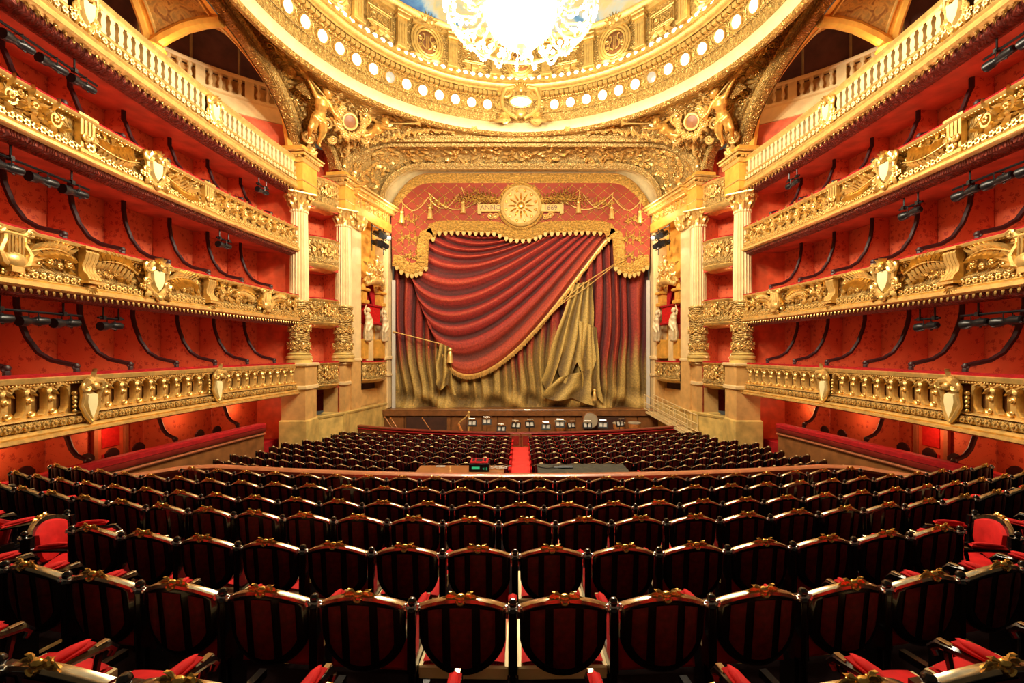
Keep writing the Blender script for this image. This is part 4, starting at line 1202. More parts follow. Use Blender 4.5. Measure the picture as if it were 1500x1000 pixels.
# winged figure standing against the pendentive (right side of the hall), arm raised with trumpet
def fig_stand():
    # local frame: x to the right, y into the wall, z up; about 2.6 m tall
    root = thing('winged_statue', 'gilt winged figure standing upright with a raised arm and trumpet beside the big side arch', 'statue', (9.45, 19.9, 9.45), math.radians(-45), 'standing winged statues on the pendentives')
    root.rotation_euler.x = .6
    mb = MB(); k = 1.28
    J = dict(pelvis=(0, 0, 1.2), waist=(0, -.02, 1.42), chest=(.02, -.05, 1.68), neck0=(.02, -.05, 1.9), head0=(-.04, -.09, 2.02), face=(-.8, -.6, 0),
             sh_l=(-.24, -.06, 1.84), el_l=(-.45, -.25, 1.55), wr_l=(-.72, -.3, 1.4), sh_r=(.26, -.06, 1.86), el_r=(.48, -.12, 2.12), wr_r=(.74, -.15, 2.38),
             hip_l=(-.13, 0, 1.12), kn_l=(-.2, -.12, .6), an_l=(-.22, .02, .1), to_l=(-.26, -.1, .0), hip_r=(.14, 0, 1.12), kn_r=(.3, -.18, .62), an_r=(.2, .05, .25), to_r=(.2, -.05, .12))
    body(mb, J, k * 1.15)
    mb.tube([(-.24, -.1, 1.1), (0, -.2, 1.02), (.28, -.14, 1.16)], [.1, .12, .1], 7); mb.tube([(-.2, -.14, 1.05), (-.28, -.16, .7), (-.3, -.05, .35)], [.13, .12, .06], 7); mb.tube([(.1, -.15, 1.02), (.12, -.18, .75), (.05, -.1, .5)], [.13, .1, .05], 7)
    bake(mb, 'body', 'statue', root, .035)
    mb = MB(); wing(mb, (.12, .1, 1.85), (.55, .2, 2.45), (.42, 0, -.75), 8, 1.); wing(mb, (-.12, .1, 1.85), (-.75, .2, 2.2), (-.2, 0, -.6), 8, 1.); bake(mb, 'wings', 'bronze', root, .035, 1)
    mb = MB(); mb.tube([(-.05, -.2, 1.98), (.74, -.2, 2.45), (1.15, -.22, 2.7), (1.3, -.23, 2.8)], [.022, .035, .05, .14], 8); part(mb, 'trumpet', 'gold', root)
    root.scale = (1.04, 1.04, 1.04)
    return root
def fig_fly():
    root = thing('winged_statue', 'gilt winged figure reclining along the stage arch and blowing a long trumpet', 'statue', (7.0, 21.35, 10.55), 0, 'reclining winged statues over the stage arch')
    mb = MB(); k = 1.38
    J = dict(pelvis=(.45, 0, .05), waist=(.2, -.05, .16), chest=(-.05, -.1, .3), neck0=(-.25, -.12, .4), head0=(-.36, -.16, .48), face=(-.9, -.4, 0),
             sh_l=(-.25, -.26, .32), el_l=(-.6, -.3, .18), wr_l=(-.92, -.28, .22), sh_r=(-.1, -.04, .5), el_r=(.15, -.15, .72), wr_r=(.45, -.2, .62),
             hip_l=(.55, -.08, .0), kn_l=(1.0, -.15, -.12), an_l=(1.35, -.05, .05), to_l=(1.5, -.05, .12), hip_r=(.55, .06, .08), kn_r=(1.1, 0, .12), an_r=(1.5, .02, .0), to_r=(1.66, 0, -.02))
    body(mb, J, k)
    mb.tube([(.3, -.12, .0), (.6, -.2, -.1), (.9, -.16, -.2), (1.1, -.05, -.1)], [.12, .15, .12, .07], 7)
    bake(mb, 'body', 'statue', root, .035)
    mb = MB(); wing(mb, (0, .05, .5), (.25, .15, 1.05), (.45, 0, -.35), 8); bake(mb, 'wings', 'bronze', root, .035, 1)
    mb = MB(); mb.tube([(-.5, -.3, .42), (-1.6, -.34, .42), (-2.0, -.35, .42), (-2.15, -.35, .42)], [.022, .035, .055, .15], 8); part(mb, 'trumpet', 'gold', root)
    return root
mirror(fig_stand()); mirror(fig_fly())
# medallion, garland and scrolls between the two figures
def pend_group():
    root = thing('pendentive_medallion', 'round amber medallion in a gilt flower wreath on the pendentive', 'relief', (8.0, 20.4, 10.75), math.radians(-45), 'medallions on the pendentives')
    root.rotation_euler.x = .5
    mb = MB(); mb.lathe([(0, .06), (.27, .04), (.27, -.1)], 24, T(rx=PI / 2), caps=False); part(mb, 'disc', 'wood', root)
    mb = MB(); mb.tube([(.33 * math.cos(2 * PI * k / 24), -.04, .33 * math.sin(2 * PI * k / 24)) for k in range(24)], .07, 7, closed=True); part(mb, 'rim', 'gold', root)
    rnd = random.Random(5)
    mb = MB()
    for k in range(44):
        a = PI * (.75 + 1.5 * k / 43); r = .55 + .12 * rnd.random()
        mb.flower(.12 + .05 * rnd.random(), 6, T(r * math.cos(a), -.1 - .08 * rnd.random(), r * math.sin(a), rx=PI))
        if k % 2: mb.leaf(.34, .09, .08, .1, 3, 5, T(r * math.cos(a), -.05, r * math.sin(a), ry=-a + rnd.uniform(-.8, .8)) @ T(rx=PI))
    part(mb, 'wreath', 'gold', root)
    mb = MB()
    for x, z, s_, h in ((-.75, .35, .24, 1), (.85, .3, .22, -1), (.5, .75, .2, 1), (-.4, .8, .18, -1), (.95, -.45, .26, 1), (.6, -1.0, .2, -1), (-.9, -.5, .22, -1)):
        mb.scroll(s_, 1.6, .07, .03, h, 18, T(x, -.05, z), 6)
    part(mb, 'scrollwork', 'gold', root)
    return root
mirror(pend_group())
# flower drops along the arch shoulder and carved fill on the pendentive
mb = MB(); rnd = random.Random(11)
for k in range(34):
    phi = .12 + .75 * k / 34; p, n = side_arch(phi, 1.0 + .12 * rnd.random())
    m = Matrix((V(0, 1, 0), V(-1, 0, 0), V(0, 0, 1))).transposed().to_4x4(); m.translation = p + V(-.22 - .4 * (k / 34) ** 2, 0, .02)
    mb.flower(.13 + .05 * rnd.random(), 6, m); mb.leaf(.3, .08, .08, .08, 3, 5, m @ T(ry=rnd.random() * 6.28))
o = struct('flower_drop', mb, 'gold', pen_r); o['kind'] = 'stuff'
mb = MB()
for k in range(40):
    t = k / 39; x = 8.9 - 6.6 * t ** .8; a = math.acos(min(1, x / 8.95)); 
    z = 11.25 if t > .45 else 10.2 + 1.0 * (t / .45) ** .6
    m = T(x * 1.0, 22.25 - .25 * t, z + rnd.uniform(-.15, .05), rz=PI)
    mb.flower(.12, 5, m); mb.leaf(.3, .09, .07, .08, 3, 5, m @ T(ry=rnd.random() * 6.28))
o = struct('leaf_drop', mb, 'gold', pen_r); o['kind'] = 'stuff'
mb = MB()
for k in range(190):
    i = rnd.uniform(0, len(PCOLS) - 1.01); i0 = int(i); j = rnd.randrange(1, 9)
    p = V(*PCOLS[i0][j]); p2 = V(*PCOLS[i0 + 1][j]); p3 = V(*PCOLS[i0][j + 1])
    if (V(*PCOLS[i0][10]) - V(*PCOLS[i0][0])).length < .9: continue
    tx = (p3 - p).normalized(); nn = tx.cross(p2 - p)
    if nn.length < 1e-6: continue
    nn.normalize()
    if nn.dot(V(0, RY, 5) - p) < 0: nn = -nn
    m = Matrix((tx, nn, tx.cross(nn))).transposed().to_4x4(); m.translation = p.lerp(p2, i - i0)
    q = rnd.random()
    if q < .5: mb.leaf(.42, .11, .1, .12, 3, 5, m @ T(ry=rnd.random() * 6.28))
    elif q < .75: mb.scroll(.15 + .1 * rnd.random(), 1.5, .05, .02, rnd.choice((-1, 1)), 13, m @ T(y=.05, ry=rnd.random() * 6.28), 5)
    else: mb.flower(.11 + .06 * rnd.random(), 6, m @ T(y=.03))
o = struct('carved_relief', mb, 'gold', pen_r); o['kind'] = 'stuff'
for n_ in ('flower_drop', 'leaf_drop', 'carved_relief'):
    for ch in pen_r.children:
        if ch.name.startswith(n_): copy_tree(ch, pen_l)
# volute consoles above the first column's block
vc = MB(); vc.scroll(.3, 1.7, .1, .05, 1, 20, T(0, 0, .4), 7); vc.scroll(.2, 1.5, .08, .04, -1, 18, T(.12, 0, -.12), 7); vc.leaf(.4, .14, .1, .1, 3, 6, T(0, .06, .1, ry=PI / 2))
vo = part(vc, 'scroll_bracket', 'gold', None); vo.location = (9.7, 20.0, 9.35); vo.rotation_euler.z = math.radians(140)
tag(vo, 'fat gilt scroll bracket standing on the entablature block by the small arch', 'bracket', 'scroll brackets by the small arches'); mirror(vo)

# ---- cartouche with clock-like oval pane on the ring ------------------------
root = thing('ring_cartouche', 'large gilt cartouche with an oval white pane at the middle of the ceiling ring', 'cartouche', (0, 21.55, 12.2), PI)
mb = MB()
for s in (-1, 1):
    mb.scroll(.34, 1.7, .11, .05, s, 22, T(s * .72, .1, .52), 7); mb.scroll(.22, 1.5, .08, .04, -s, 18, T(s * .98, .06, -.05), 7)
    mb.scroll(.26, 1.6, .08, .04, s, 18, T(s * .78, .16, -.86), 7)
    mb.tube([(s * .3, .2, .72), (s * .75, .24, .6), (s * .92, .16, .2), (s * .86, .18, -.3), (s * .5, .25, -.65), (s * .15, .3, -.85)], [.1, .12, .1, .09, .1, .09], 8)
    for k in range(6): mb.leaf(.5, .12, .1, .1, 3, 6, T(s * .6, .14, -.5, ry=(.2 + k * .22) if s > 0 else PI - (.2 + k * .22)))
    mb.leaf(1.0, .16, .12, .1, 3, 7, T(s * .5, .18, -.85, ry=.12 if s > 0 else PI - .12))
for k in range(7): mb.leaf(.42, .1, .1, .14, 2, 6, T(0, .2, .52, ry=-PI / 2 - (k - 3) * .36))
mb.ball((0, .3, -.62), (.26, .16, .22), 10, 7); mb.ball((0, .26, .56), (.16, .12, .14), 8, 6)
part(mb, 'scroll_frame', 'ringgold', root)
mb = MB(); mb.tube([(.56 * math.cos(2 * PI * k / 28), .22, .27 * math.sin(2 * PI * k / 28)) for k in range(28)], .05, 7, closed=True); part(mb, 'oval_rim', 'ringgold', root)
mb = MB(); mb.prism([(.54 * math.cos(2 * PI * k / 28), .25 * math.sin(2 * PI * k / 28)) for k in range(28)], .1, .2); ov = part(mb, 'oval_pane', 'disc', root)
mb = MB(); mb.tube([(0, .215, 0), (-.1, .215, .05)], .012, 4); mb.tube([(0, .215, 0), (-.26, .215, .07)], .012, 4); part(mb, 'clock_hand', 'black', ov)

# ---- splayed wall with the stage boxes ---------------------------------------
A_, B_ = V(8.95, 22.9, 0), V(8.12, 26.45, 0)
RZ_ = math.atan2((B_ - A_).y, (B_ - A_).x)
LEN = (B_ - A_).length
def stage_side():
    # local frame: x towards the curtain, y into the hall, z up
    Q = T(A_.x, A_.y, 0, rz=RZ_)
    mb = MB(); mb.mx = Q
    mb.box((LEN / 2, -.6, 3.2), (LEN + .1, .2, 13.0)); wl = struct('wall_stage_right', mb, 'amber')
    def sp(fn, name, mat, ang=40):
        mb = MB(); mb.mx = Q; fn(mb); return struct(name, mb, mat, wl, ang)
    sp(lambda m: (m.box((.42, -.2, 3.3), (.84, .6, 7.6)), m.bbox((.42, -.2, -.42), (.92, .7, .16), .03)), 'pilaster', 'stone')
    sp(lambda m: (m.box((3.42, -.25, 3.3), (.5, .6, 7.6)), m.bbox((3.42, -.22, -.42), (.56, .7, .16), .03)), 'pilaster', 'stone')
    sp(lambda m: (m.box((.42, -.2, -1.75), (.84, .6, 2.6)), m.box((3.42, -.25, -1.75), (.5, .6, 2.6)), m.box((2.0, -.45, -2.6), (2.4, .2, .9))), 'lower_pier', 'tan')
    sp(lambda m: m.box((2.0, -.52, -1.6), (2.2, .1, 1.7)), 'dark_opening', 'dark')
    # entablature
    sp(lambda m: (m.bbox((LEN / 2, -.1, 7.45), (LEN + .1, .8, .5), .02), m.bbox((LEN / 2, -.16, 7.95), (LEN, .7, .5), .02)), 'architrave', 'amber')
    sp(lambda m: (m.bbox((LEN / 2, -.02, 8.33), (LEN + .1, 1.0, .24), .03), m.bbox((LEN / 2, .08, 8.48), (LEN + .2, 1.25, .14), .04), m.bbox((LEN / 2, .12, 8.62), (LEN + .2, 1.35, .1), .03)), 'cornice', 'gold')
    sp(lambda m: [m.box((.1 + k * .2, .42, 8.38), (.1, .2, .1)) for k in range(18)], 'dentil_row', 'gold')['kind'] = 'stuff'
    for x, s_ in ((.42, (.42, .8, .8)), (1.3, (.42, .8, .8)), (2.2, (.42, .8, .8)), (3.1, (.42, .8, .8))):
        o = place('foliage', MS['foliage'], 'gold', wl, Q @ T(x, .18, 7.97) @ T(s=s_))
    sp(lambda m: (m.lathe([(.3, 6.5), (.34, 6.8), (.44, 7.05), (.5, 7.15)], 12, T(.42, .1, 0)), [m.leaf(.42, .12, .1, .16, 3, 6, T(.42 + .36 * math.cos(a), .1 + .3 * math.sin(a), 6.5, rz=a - PI / 2) @ T(ry=-PI / 2)) for a in (.2, .9, 1.6, 2.3, 3.0)], [m.scroll(.13, 1.6, .05, .02, s_, 16, T(.42 + s_ * .36, .42, 6.98), 6) for s_ in (-1, 1)]), 'pilaster_capital', 'gold')
    # aedicule
    ax = 2.02
    sp(lambda m: m.box((ax, -.5, 1.9), (1.9, .06, 4.6)), 'niche_back', 'velvet')
    for s_ in (-1, 1):
        x = ax + s_ * .86
        sp(lambda m: (m.bbox((x, -.1, .15), (.44, .6, 1.1), .03), m.bbox((x, -.08, 2.75), (.5, .66, .22), .04), m.bbox((x, -.12, 3.1), (.38, .5, .5), .03), m.bbox((x, -.06, 3.42), (.56, .7, .16), .04)), 'aedicule_pier', 'amber')
    sp(lambda m: m.tube([(ax + .86 * math.cos(a), .0, 3.45 + .75 * math.sin(a)) for a in [PI * k / 16 for k in range(17)]], .14, 8), 'aedicule_arch', 'amber')
    sp(lambda m: (m.bbox((ax, -.16, 2.08), (1.3, .6, 1.0), .04)), 'red_box_front', 'seat')
    sp(lambda m: (m.tube([(ax - .7, .16, 2.6), (ax + .7, .16, 2.6)], .07, 7), m.tube([(ax - .7, .16, 1.6), (ax + .7, .16, 1.6)], .09, 7)), 'box_rail', 'velvet')
    # drawn curtains inside the niche
    for s_ in (-1, 1):
        sp(lambda m: [m.tube([(ax + s_ * (.12 + .09 * q), -.28, 3.95), (ax + s_ * (.3 + .07 * q), -.24, 3.3), (ax + s_ * (.42 + .045 * q), -.2, 2.7)], [.07, .08, .05], 6) for q in range(5)], 'niche_curtain', 'velvet')
    sp(lambda m: m.bbox((ax + .15, -.3, .5), (.7, .2, 2.1), .03), 'pale_screen', 'stone')
    sp(lambda m: m.bbox((ax - .5, -.26, .5), (.36, .22, 2.1), .03), 'red_hanging', 'red')
    return wl
sw = stage_side(); sw_l = mirror(sw, 'wall_stage_left')
def st(local): return T(A_.x, A_.y, 0, rz=RZ_) @ T(*local)
def caryatid(x, label):
    m = st((x, .3, .55)); root = thing('caryatid', label, 'statue', m.translation, RZ_ + PI, label + ' pair')
    mb = MB()
    J = dict(pelvis=(0, 0, .95), waist=(0, 0, 1.12), chest=(0, -.02, 1.32), neck0=(0, 0, 1.52), head0=(0, -.02, 1.62), face=(0, -1, 0), sh_l=(-.2, 0, 1.46), el_l=(-.32, -.06, 1.2), wr_l=(-.12, -.2, 1.12),
             sh_r=(.2, 0, 1.46), el_r=(.3, .0, 1.7), wr_r=(.16, .02, 1.92), hip_l=(-.1, 0, .9), kn_l=(-.1, 0, .5), an_l=(-.1, 0, .1), hip_r=(.1, 0, .9), kn_r=(.1, -.06, .5), an_r=(.1, 0, .1))
    body(mb, J, 1., True, True)
    mb.lathe([(.12, .0), (.24, .08), (.27, .35), (.22, .7), (.2, .95)], 12, None, 6, .04); mb.tube([(-.2, -.1, 1.2), (0, -.22, .9), (.2, -.16, .6), (.15, -.1, .2)], [.08, .12, .1, .08], 7)
    bake(mb, 'body', 'palestatue', root, .03)
    return root
mirror(caryatid(1.16, 'pale draped caryatid on the hall side of the red stage box'))
mirror(caryatid(2.88, 'pale draped caryatid on the curtain side of the red stage box'))
# cherub group over the stage box
def cherubs():
    m = st((2.0, .15, 3.75)); root = thing('cherub_group', 'gilt group of cherubs with cloth and foliage above the stage box', 'statue', m.translation, RZ_ + PI, 'cherub groups above the stage boxes')
    mb = MB()
    for dx, dz, s, tw in ((-.45, .35, .8, -.3), (.42, .45, .8, .3), (0, .9, .9, 0)):
        o = lambda x, y, z: (dx + s * x, -.1 + s * y, dz + s * z)
        J = dict(pelvis=o(0, 0, .1), waist=o(0, -.03, .25), chest=o(0, -.06, .42), neck0=o(0, -.06, .58), head0=o(tw * .3, -.1, .68), face=(tw, -1, 0), sh_l=o(-.16, -.06, .54), el_l=o(-.36, -.15, .5 + tw), wr_l=o(-.5, -.2, .6 + tw), sh_r=o(.16, -.06, .54), el_r=o(.34, -.16, .42), wr_r=o(.5, -.2, .55 - tw),
                 hip_l=o(-.1, 0, .05), kn_l=o(-.2, -.25, -.05), an_l=o(-.25, -.2, -.3), to_l=o(-.27, -.3, -.32), hip_r=o(.1, 0, .05), kn_r=o(.25, -.2, -.1), an_r=o(.2, -.15, -.35), to_r=o(.22, -.26, -.36))
        body(mb, J, s * .95)
    mb.tube([(-.8, -.05, .0), (-.3, -.15, .25), (.3, -.15, .2), (.85, -.05, -.05)], [.14, .2, .2, .12], 8)
    bake(mb, 'cherubs', 'gold', root, .035)
    mb = MB(); rnd = random.Random(2)
    for k in range(24): mb.leaf(.4, .1, .1, .12, 3, 5, T(rnd.uniform(-.85, .85), -.06, rnd.uniform(-.3, 1.1), rz=PI) @ T(ry=rnd.random() * 6.28))
    for s in (-1, 1): mb.scroll(.24, 1.6, .09, .04, s, 18, T(s * .8, -.1, .1), 7)
    part(mb, 'foliage', 'gold', root)
    return root
mirror(cherubs())
# stage box balcony at the first level
pA = (st((.95, .05, 0))).translation; pB = (st((3.3, .05, 0))).translation
o = bay_balcony(pA, pB, .42, -.55, -1.7, 'gilt bowed balcony below the red stage box beside the curtain', 'balconies below the stage boxes'); mirror(o)
# black lighting rigs above the stage boxes
def rig():
    m = st((2.0, .5, 5.7)); root = thing('lighting_rig', 'cluster of black stage lanterns hung above the cherubs beside the curtain', 'stage lights', m.translation, RZ_ + PI, 'lantern clusters beside the curtain')
    mb = MB()
    for z in (.2, .75, 1.2): mb.tube([(-.7, 0, z), (.7, 0, z + .05)], .03, 6)
    for x in (-.6, .6): mb.tube([(x, .1, -.1), (x, .1, 1.4)], .03, 6)
    part(mb, 'frame', 'black', root)
    for k, (x, z, a) in enumerate(((-.5, .95, .5), (-.1, 1.0, .7), (.35, .9, .4), (-.3, .45, .6), (.2, .4, .5), (.55, .35, .3))):
        q = T(x, -.1, z, rx=PI / 2 + a, rz=.4)
        mb = MB(); mb.lathe([(.1, -.3), (.12, -.28), (.12, .1), (.15, .14), (.16, .34), (.14, .34)], 12, q); mb.box((0, 0, 0), (.34, .03, .06), q); la = part(mb, 'lantern', 'black', root)
        mb = MB(); mb.lathe([(0, .31), (.14, .3)], 12, q, caps=False); part(mb, 'lens', 'lens', la)
    return root
mirror(rig())
for sx in (1, -1):
    lamp('lantern_light', (sx * 6.9, 25.0, 6.2), 150, (1, .84, .58), .12); lamp('lantern_light', (sx * 7.25, 25.5, 8.2), 70, (1, .84, .58), .12)
# curtain-side pilaster strips
for sx in (1, -1):
    mb = MB()
    mb.box((sx * 8.14, 26.75, 2.8), (.3, .8, 12.4)); mb.bbox((sx * 8.1, 26.7, -.35), (.44, .95, .2), .04); mb.bbox((sx * 8.1, 26.7, -1.4), (.42, .92, .14), .03); mb.bbox((sx * 8.1, 26.7, 8.75), (.46, .95, .3), .05); mb.bbox((sx * 8.1, 26.7, 7.3), (.42, .92, .14), .03)
    struct('wall_frame_' + ('right' if sx > 0 else 'left'), mb, 'stone')

# ---- the curtain ------------------------------------------------------------
def vertex_painted(mb, dye, name, mat, parent):  # dye: cloth colours with fold shading painted in
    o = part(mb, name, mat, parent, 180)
    ca = o.data.color_attributes.new('dye', 'FLOAT_COLOR', 'POINT')  # attribute holds cloth colour and painted fold shading
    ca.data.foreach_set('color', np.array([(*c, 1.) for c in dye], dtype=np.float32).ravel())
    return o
CY_ = 27.25
def cw(px, py, y=CY_): return ((px - CX) / F * y, (CY - py) / F * y)
RED, RED_SHADE, ORG, GLD, GLD_SHADE = V(.36, .026, .013), V(.07, .005, .005), V(.60, .10, .025), V(.60, .39, .10), V(.20, .115, .025)  # dark tones put fold shade into the cloth colour itself
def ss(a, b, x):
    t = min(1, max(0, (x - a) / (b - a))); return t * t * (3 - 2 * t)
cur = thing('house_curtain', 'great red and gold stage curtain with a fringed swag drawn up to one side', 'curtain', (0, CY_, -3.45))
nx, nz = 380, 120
vs, dye = [], []  # dye: backcloth colours with painted fold shading
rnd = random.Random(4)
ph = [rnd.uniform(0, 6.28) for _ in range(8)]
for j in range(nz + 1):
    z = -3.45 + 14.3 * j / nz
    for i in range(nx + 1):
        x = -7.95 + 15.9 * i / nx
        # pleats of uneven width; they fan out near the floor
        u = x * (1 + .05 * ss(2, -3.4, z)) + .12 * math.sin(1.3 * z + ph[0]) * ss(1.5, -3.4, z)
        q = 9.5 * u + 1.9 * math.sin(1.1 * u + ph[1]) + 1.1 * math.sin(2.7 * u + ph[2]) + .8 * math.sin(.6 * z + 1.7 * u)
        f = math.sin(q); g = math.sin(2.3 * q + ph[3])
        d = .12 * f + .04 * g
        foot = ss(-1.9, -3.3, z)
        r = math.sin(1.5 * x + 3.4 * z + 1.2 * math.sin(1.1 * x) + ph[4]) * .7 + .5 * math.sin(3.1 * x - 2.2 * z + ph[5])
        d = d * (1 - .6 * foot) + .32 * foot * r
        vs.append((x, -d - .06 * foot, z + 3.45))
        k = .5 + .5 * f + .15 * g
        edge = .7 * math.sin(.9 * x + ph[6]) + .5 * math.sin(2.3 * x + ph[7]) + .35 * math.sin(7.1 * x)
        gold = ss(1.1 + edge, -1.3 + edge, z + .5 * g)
        red = RED_SHADE.lerp(RED, ss(.0, .75, k)).lerp(ORG, ss(.85, 1.25, k) * .6)  # fold shading painted in: hollows dark, ridges bright
        gl_ = GLD_SHADE.lerp(GLD, ss(0, 1., k * (1 - foot) + foot * (.5 + .7 * r)))
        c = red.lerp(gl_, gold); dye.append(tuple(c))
fs = [(j * (nx + 1) + i, j * (nx + 1) + i + 1, (j + 1) * (nx + 1) + i + 1, (j + 1) * (nx + 1) + i) for j in range(nz) for i in range(nx)]
mb = MB(); mb.add(vs, fs); vertex_painted(mb, dye, 'pleated_backcloth', 'drape', cur)
# the swag: curves hung between a left edge and a right edge
def L_(v):
    P = smooth_path([cw(690, 335), cw(640, 338), cw(606, 350), cw(604, 400), cw(622, 455), cw(648, 505)], 6); q = v * (len(P) - 1); i = min(len(P) - 2, int(q)); f = q - i
    return P[i][0] * (1 - f) + P[i + 1][0] * f, P[i][1] * (1 - f) + P[i + 1][1] * f
def R_(v):
    a, b = cw(745, 335), cw(893, 346); t = v ** .8
    return a[0] + (b[0] - a[0]) * t, a[1] + (b[1] - a[1]) * t
nu, nv = 90, 150
vs, dye = [], []  # dye: swag colours with painted shade and sheen
def swag(u, v):
    l, r = L_(v), R_(v)
    x = l[0] + (r[0] - l[0]) * u; z = l[1] + (r[1] - l[1]) * u
    sag = .3 + 3.15 * v ** 1.05
    a_, c_ = .85 - .25 * v, 1.35 - .1 * v
    pk = a_ / (a_ + c_)
    b = (u ** a_ * (1 - u) ** c_) / (pk ** a_ * (1 - pk) ** c_)
    z -= sag * b
    return x, z
for j in range(nv + 1):
    v = j / nv
    for i in range(nu + 1):
        u = i / nu; x, z = swag(u, v)
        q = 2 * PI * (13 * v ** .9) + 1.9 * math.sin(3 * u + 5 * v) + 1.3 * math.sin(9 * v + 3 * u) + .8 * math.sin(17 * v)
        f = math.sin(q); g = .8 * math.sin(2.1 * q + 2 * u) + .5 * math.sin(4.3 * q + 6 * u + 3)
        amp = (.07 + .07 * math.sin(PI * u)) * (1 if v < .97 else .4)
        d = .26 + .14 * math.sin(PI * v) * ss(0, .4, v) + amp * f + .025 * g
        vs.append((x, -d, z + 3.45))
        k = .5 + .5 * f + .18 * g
        c = RED_SHADE.lerp(V(.38, .024, .016), ss(-.05, .7, k)).lerp(V(.62, .085, .03), ss(.8, 1.2, k) * .8)  # swag colour carries painted shade in hollows and sheen on ridges
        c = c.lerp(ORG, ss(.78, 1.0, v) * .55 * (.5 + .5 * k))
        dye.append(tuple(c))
fs = [(j * (nu + 1) + i, j * (nu + 1) + i + 1, (j + 1) * (nu + 1) + i + 1, (j + 1) * (nu + 1) + i) for j in range(nv) for i in range(nu)]
mb = MB(); mb.add(vs, fs); sg = vertex_painted(mb, dye, 'swag', 'drape', cur)
mb = MB(); rnd = random.Random(9)
for k in range(150):
    u = .01 + .98 * k / 149; x, z = swag(u, 1.0); x2, z2 = swag(min(1, u + .01), 1.)
    mb.tube([(x, -.34, z + 3.5), (x + .02, -.4, z + 3.38), (x + rnd.uniform(-.03, .06), -.38, z + 3.2)], [.07, .075, .03], 5)
    mb.ball((x, -.42, z + 3.42), .075, 5, 4)
part(mb, 'gold_fringe', 'gold', sg)
# gold cloths hanging beneath
def hanging(P0, P1, Q0, Q1, name, depth, n_f, zig=0.):
    a, b, c, d = [V(*cw(*p)) for p in (P0, P1, Q0, Q1)]
    n, m_ = 34, 34; vs, dye = [], []  # dye: gold colours with painted fold shade
    for j in range(m_ + 1):
        v = j / m_
        for i in range(n + 1):
            u = i / n; p = a.lerp(b, u).lerp(c.lerp(d, u), v)
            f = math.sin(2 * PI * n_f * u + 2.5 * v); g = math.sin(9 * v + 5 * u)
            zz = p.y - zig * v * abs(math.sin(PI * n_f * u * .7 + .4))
            vs.append((p.x + .08 * g * v, -depth - .1 * f, zz + 3.45)); dye.append(tuple(GLD_SHADE.lerp(V(.72, .49, .13), ss(-.9, .9, f + .4 * g))))  # gold darkened in the fold hollows as painted shade
    fs = [(j * (n + 1) + i, j * (n + 1) + i + 1, (j + 1) * (n + 1) + i + 1, (j + 1) * (n + 1) + i) for j in range(m_) for i in range(n)]
    mb = MB(); mb.add(vs, fs); return vertex_painted(mb, dye, name, 'goldcloth', cur)
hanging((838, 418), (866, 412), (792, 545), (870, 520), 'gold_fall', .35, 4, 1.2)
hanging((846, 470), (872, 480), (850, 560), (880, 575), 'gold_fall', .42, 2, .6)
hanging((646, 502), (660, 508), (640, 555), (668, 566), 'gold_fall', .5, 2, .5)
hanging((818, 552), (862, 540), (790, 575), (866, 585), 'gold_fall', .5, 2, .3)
mb = MB()
def rope(pts, r): mb.tube([(cw(*p)[0], -.48, cw(*p)[1] + 3.45) for p in smooth_path(pts, 6)], r, 6)
rope([(579, 486), (610, 494), (650, 504)], .035); rope([(898, 389), (850, 420), (810, 455), (795, 472)], .035); rope([(897, 391), (855, 424), (822, 446), (790, 478)], .03)
part(mb, 'rope', 'gold', cur)
def tassel(px, py, s, y_):
    mb = MB(); x, z = cw(px, py); z += 3.45
    mb.ball((x, y_, z), .12 * s, 8, 6); mb.lathe([(.06, .0), (.1, -.08), (.13, -.3), (.17, -.62)], 10, T(x, y_, z - .05, s=s)); return part(mb, 'tassel', 'gold', cur)
tassel(662, 512, 1.2, -.75); tassel(868, 570, .9, -.7)

# ---- valance -------------------------------------------------------------------
val = thing('stage_valance', 'scalloped red and gold valance with tassels and a sun medallion above the curtain', 'valance', (0, 26.62, 4.7))
VY = 26.62
def vw(px, py): return ((px - CX) / F * VY, (CY - py) / F * VY)
half = [(763, 352), (748, 351), (735, 346), (727, 342), (700, 341), (665, 340), (641, 341), (638, 349), (629, 351), (628, 372), (627, 389), (622, 396), (614, 401), (604, 403), (594, 401), (586, 396), (582, 391), (575, 390)]
low = [vw(*p) for p in half]; low = [(-abs(x), z) for x, z in low]
topz = lambda x: 10.85 - max(0, (abs(x) - 5.6) / 2.3) ** 2.2 * 1.9
xs_l = low + [(-x, z) for x, z in reversed(low[1:])]
xs_l = sorted(xs_l[:len(low)], key=lambda p: 0) 
outl = list(reversed(low)) + [(-x, z) for x, z in low[1:]]
tops = [(x, topz(x)) for x in [7.9 - 15.8 * i / 40 for i in range(41)]]
poly = outl + tops
mb = MB(); mb.prism([(x, z - 4.7) for x, z in poly], .06, -.06); part(mb, 'red_field', 'valred', val)
def lowz(x):
    best = 4.9
    for (x0, z0), (x1, z1) in zip(outl[:-1], outl[1:]):
        if min(x0, x1) - 1e-6 <= x <= max(x0, x1) + 1e-6: best = max(best, z0, z1)
    return best
mb = MB(); nodes = {}
for i in range(-20, 21):
    for j in range(0, 20):
        if (i + j) % 2: continue
        x, z = i * .39, 5.0 + j * .32
        if lowz(x) + .6 < z < topz(x) - .65: nodes[i, j] = (x, -.075, z - 4.7)
for (i, j), p in nodes.items():
    mb.ball(p, .045, 6, 4)
    for di in (1, -1):
        if (i + di, j + 1) in nodes: mb.tube([p, nodes[i + di, j + 1]], .016, 4)
part(mb, 'diamond_netting', 'valgold', val)['kind'] = 'stuff'
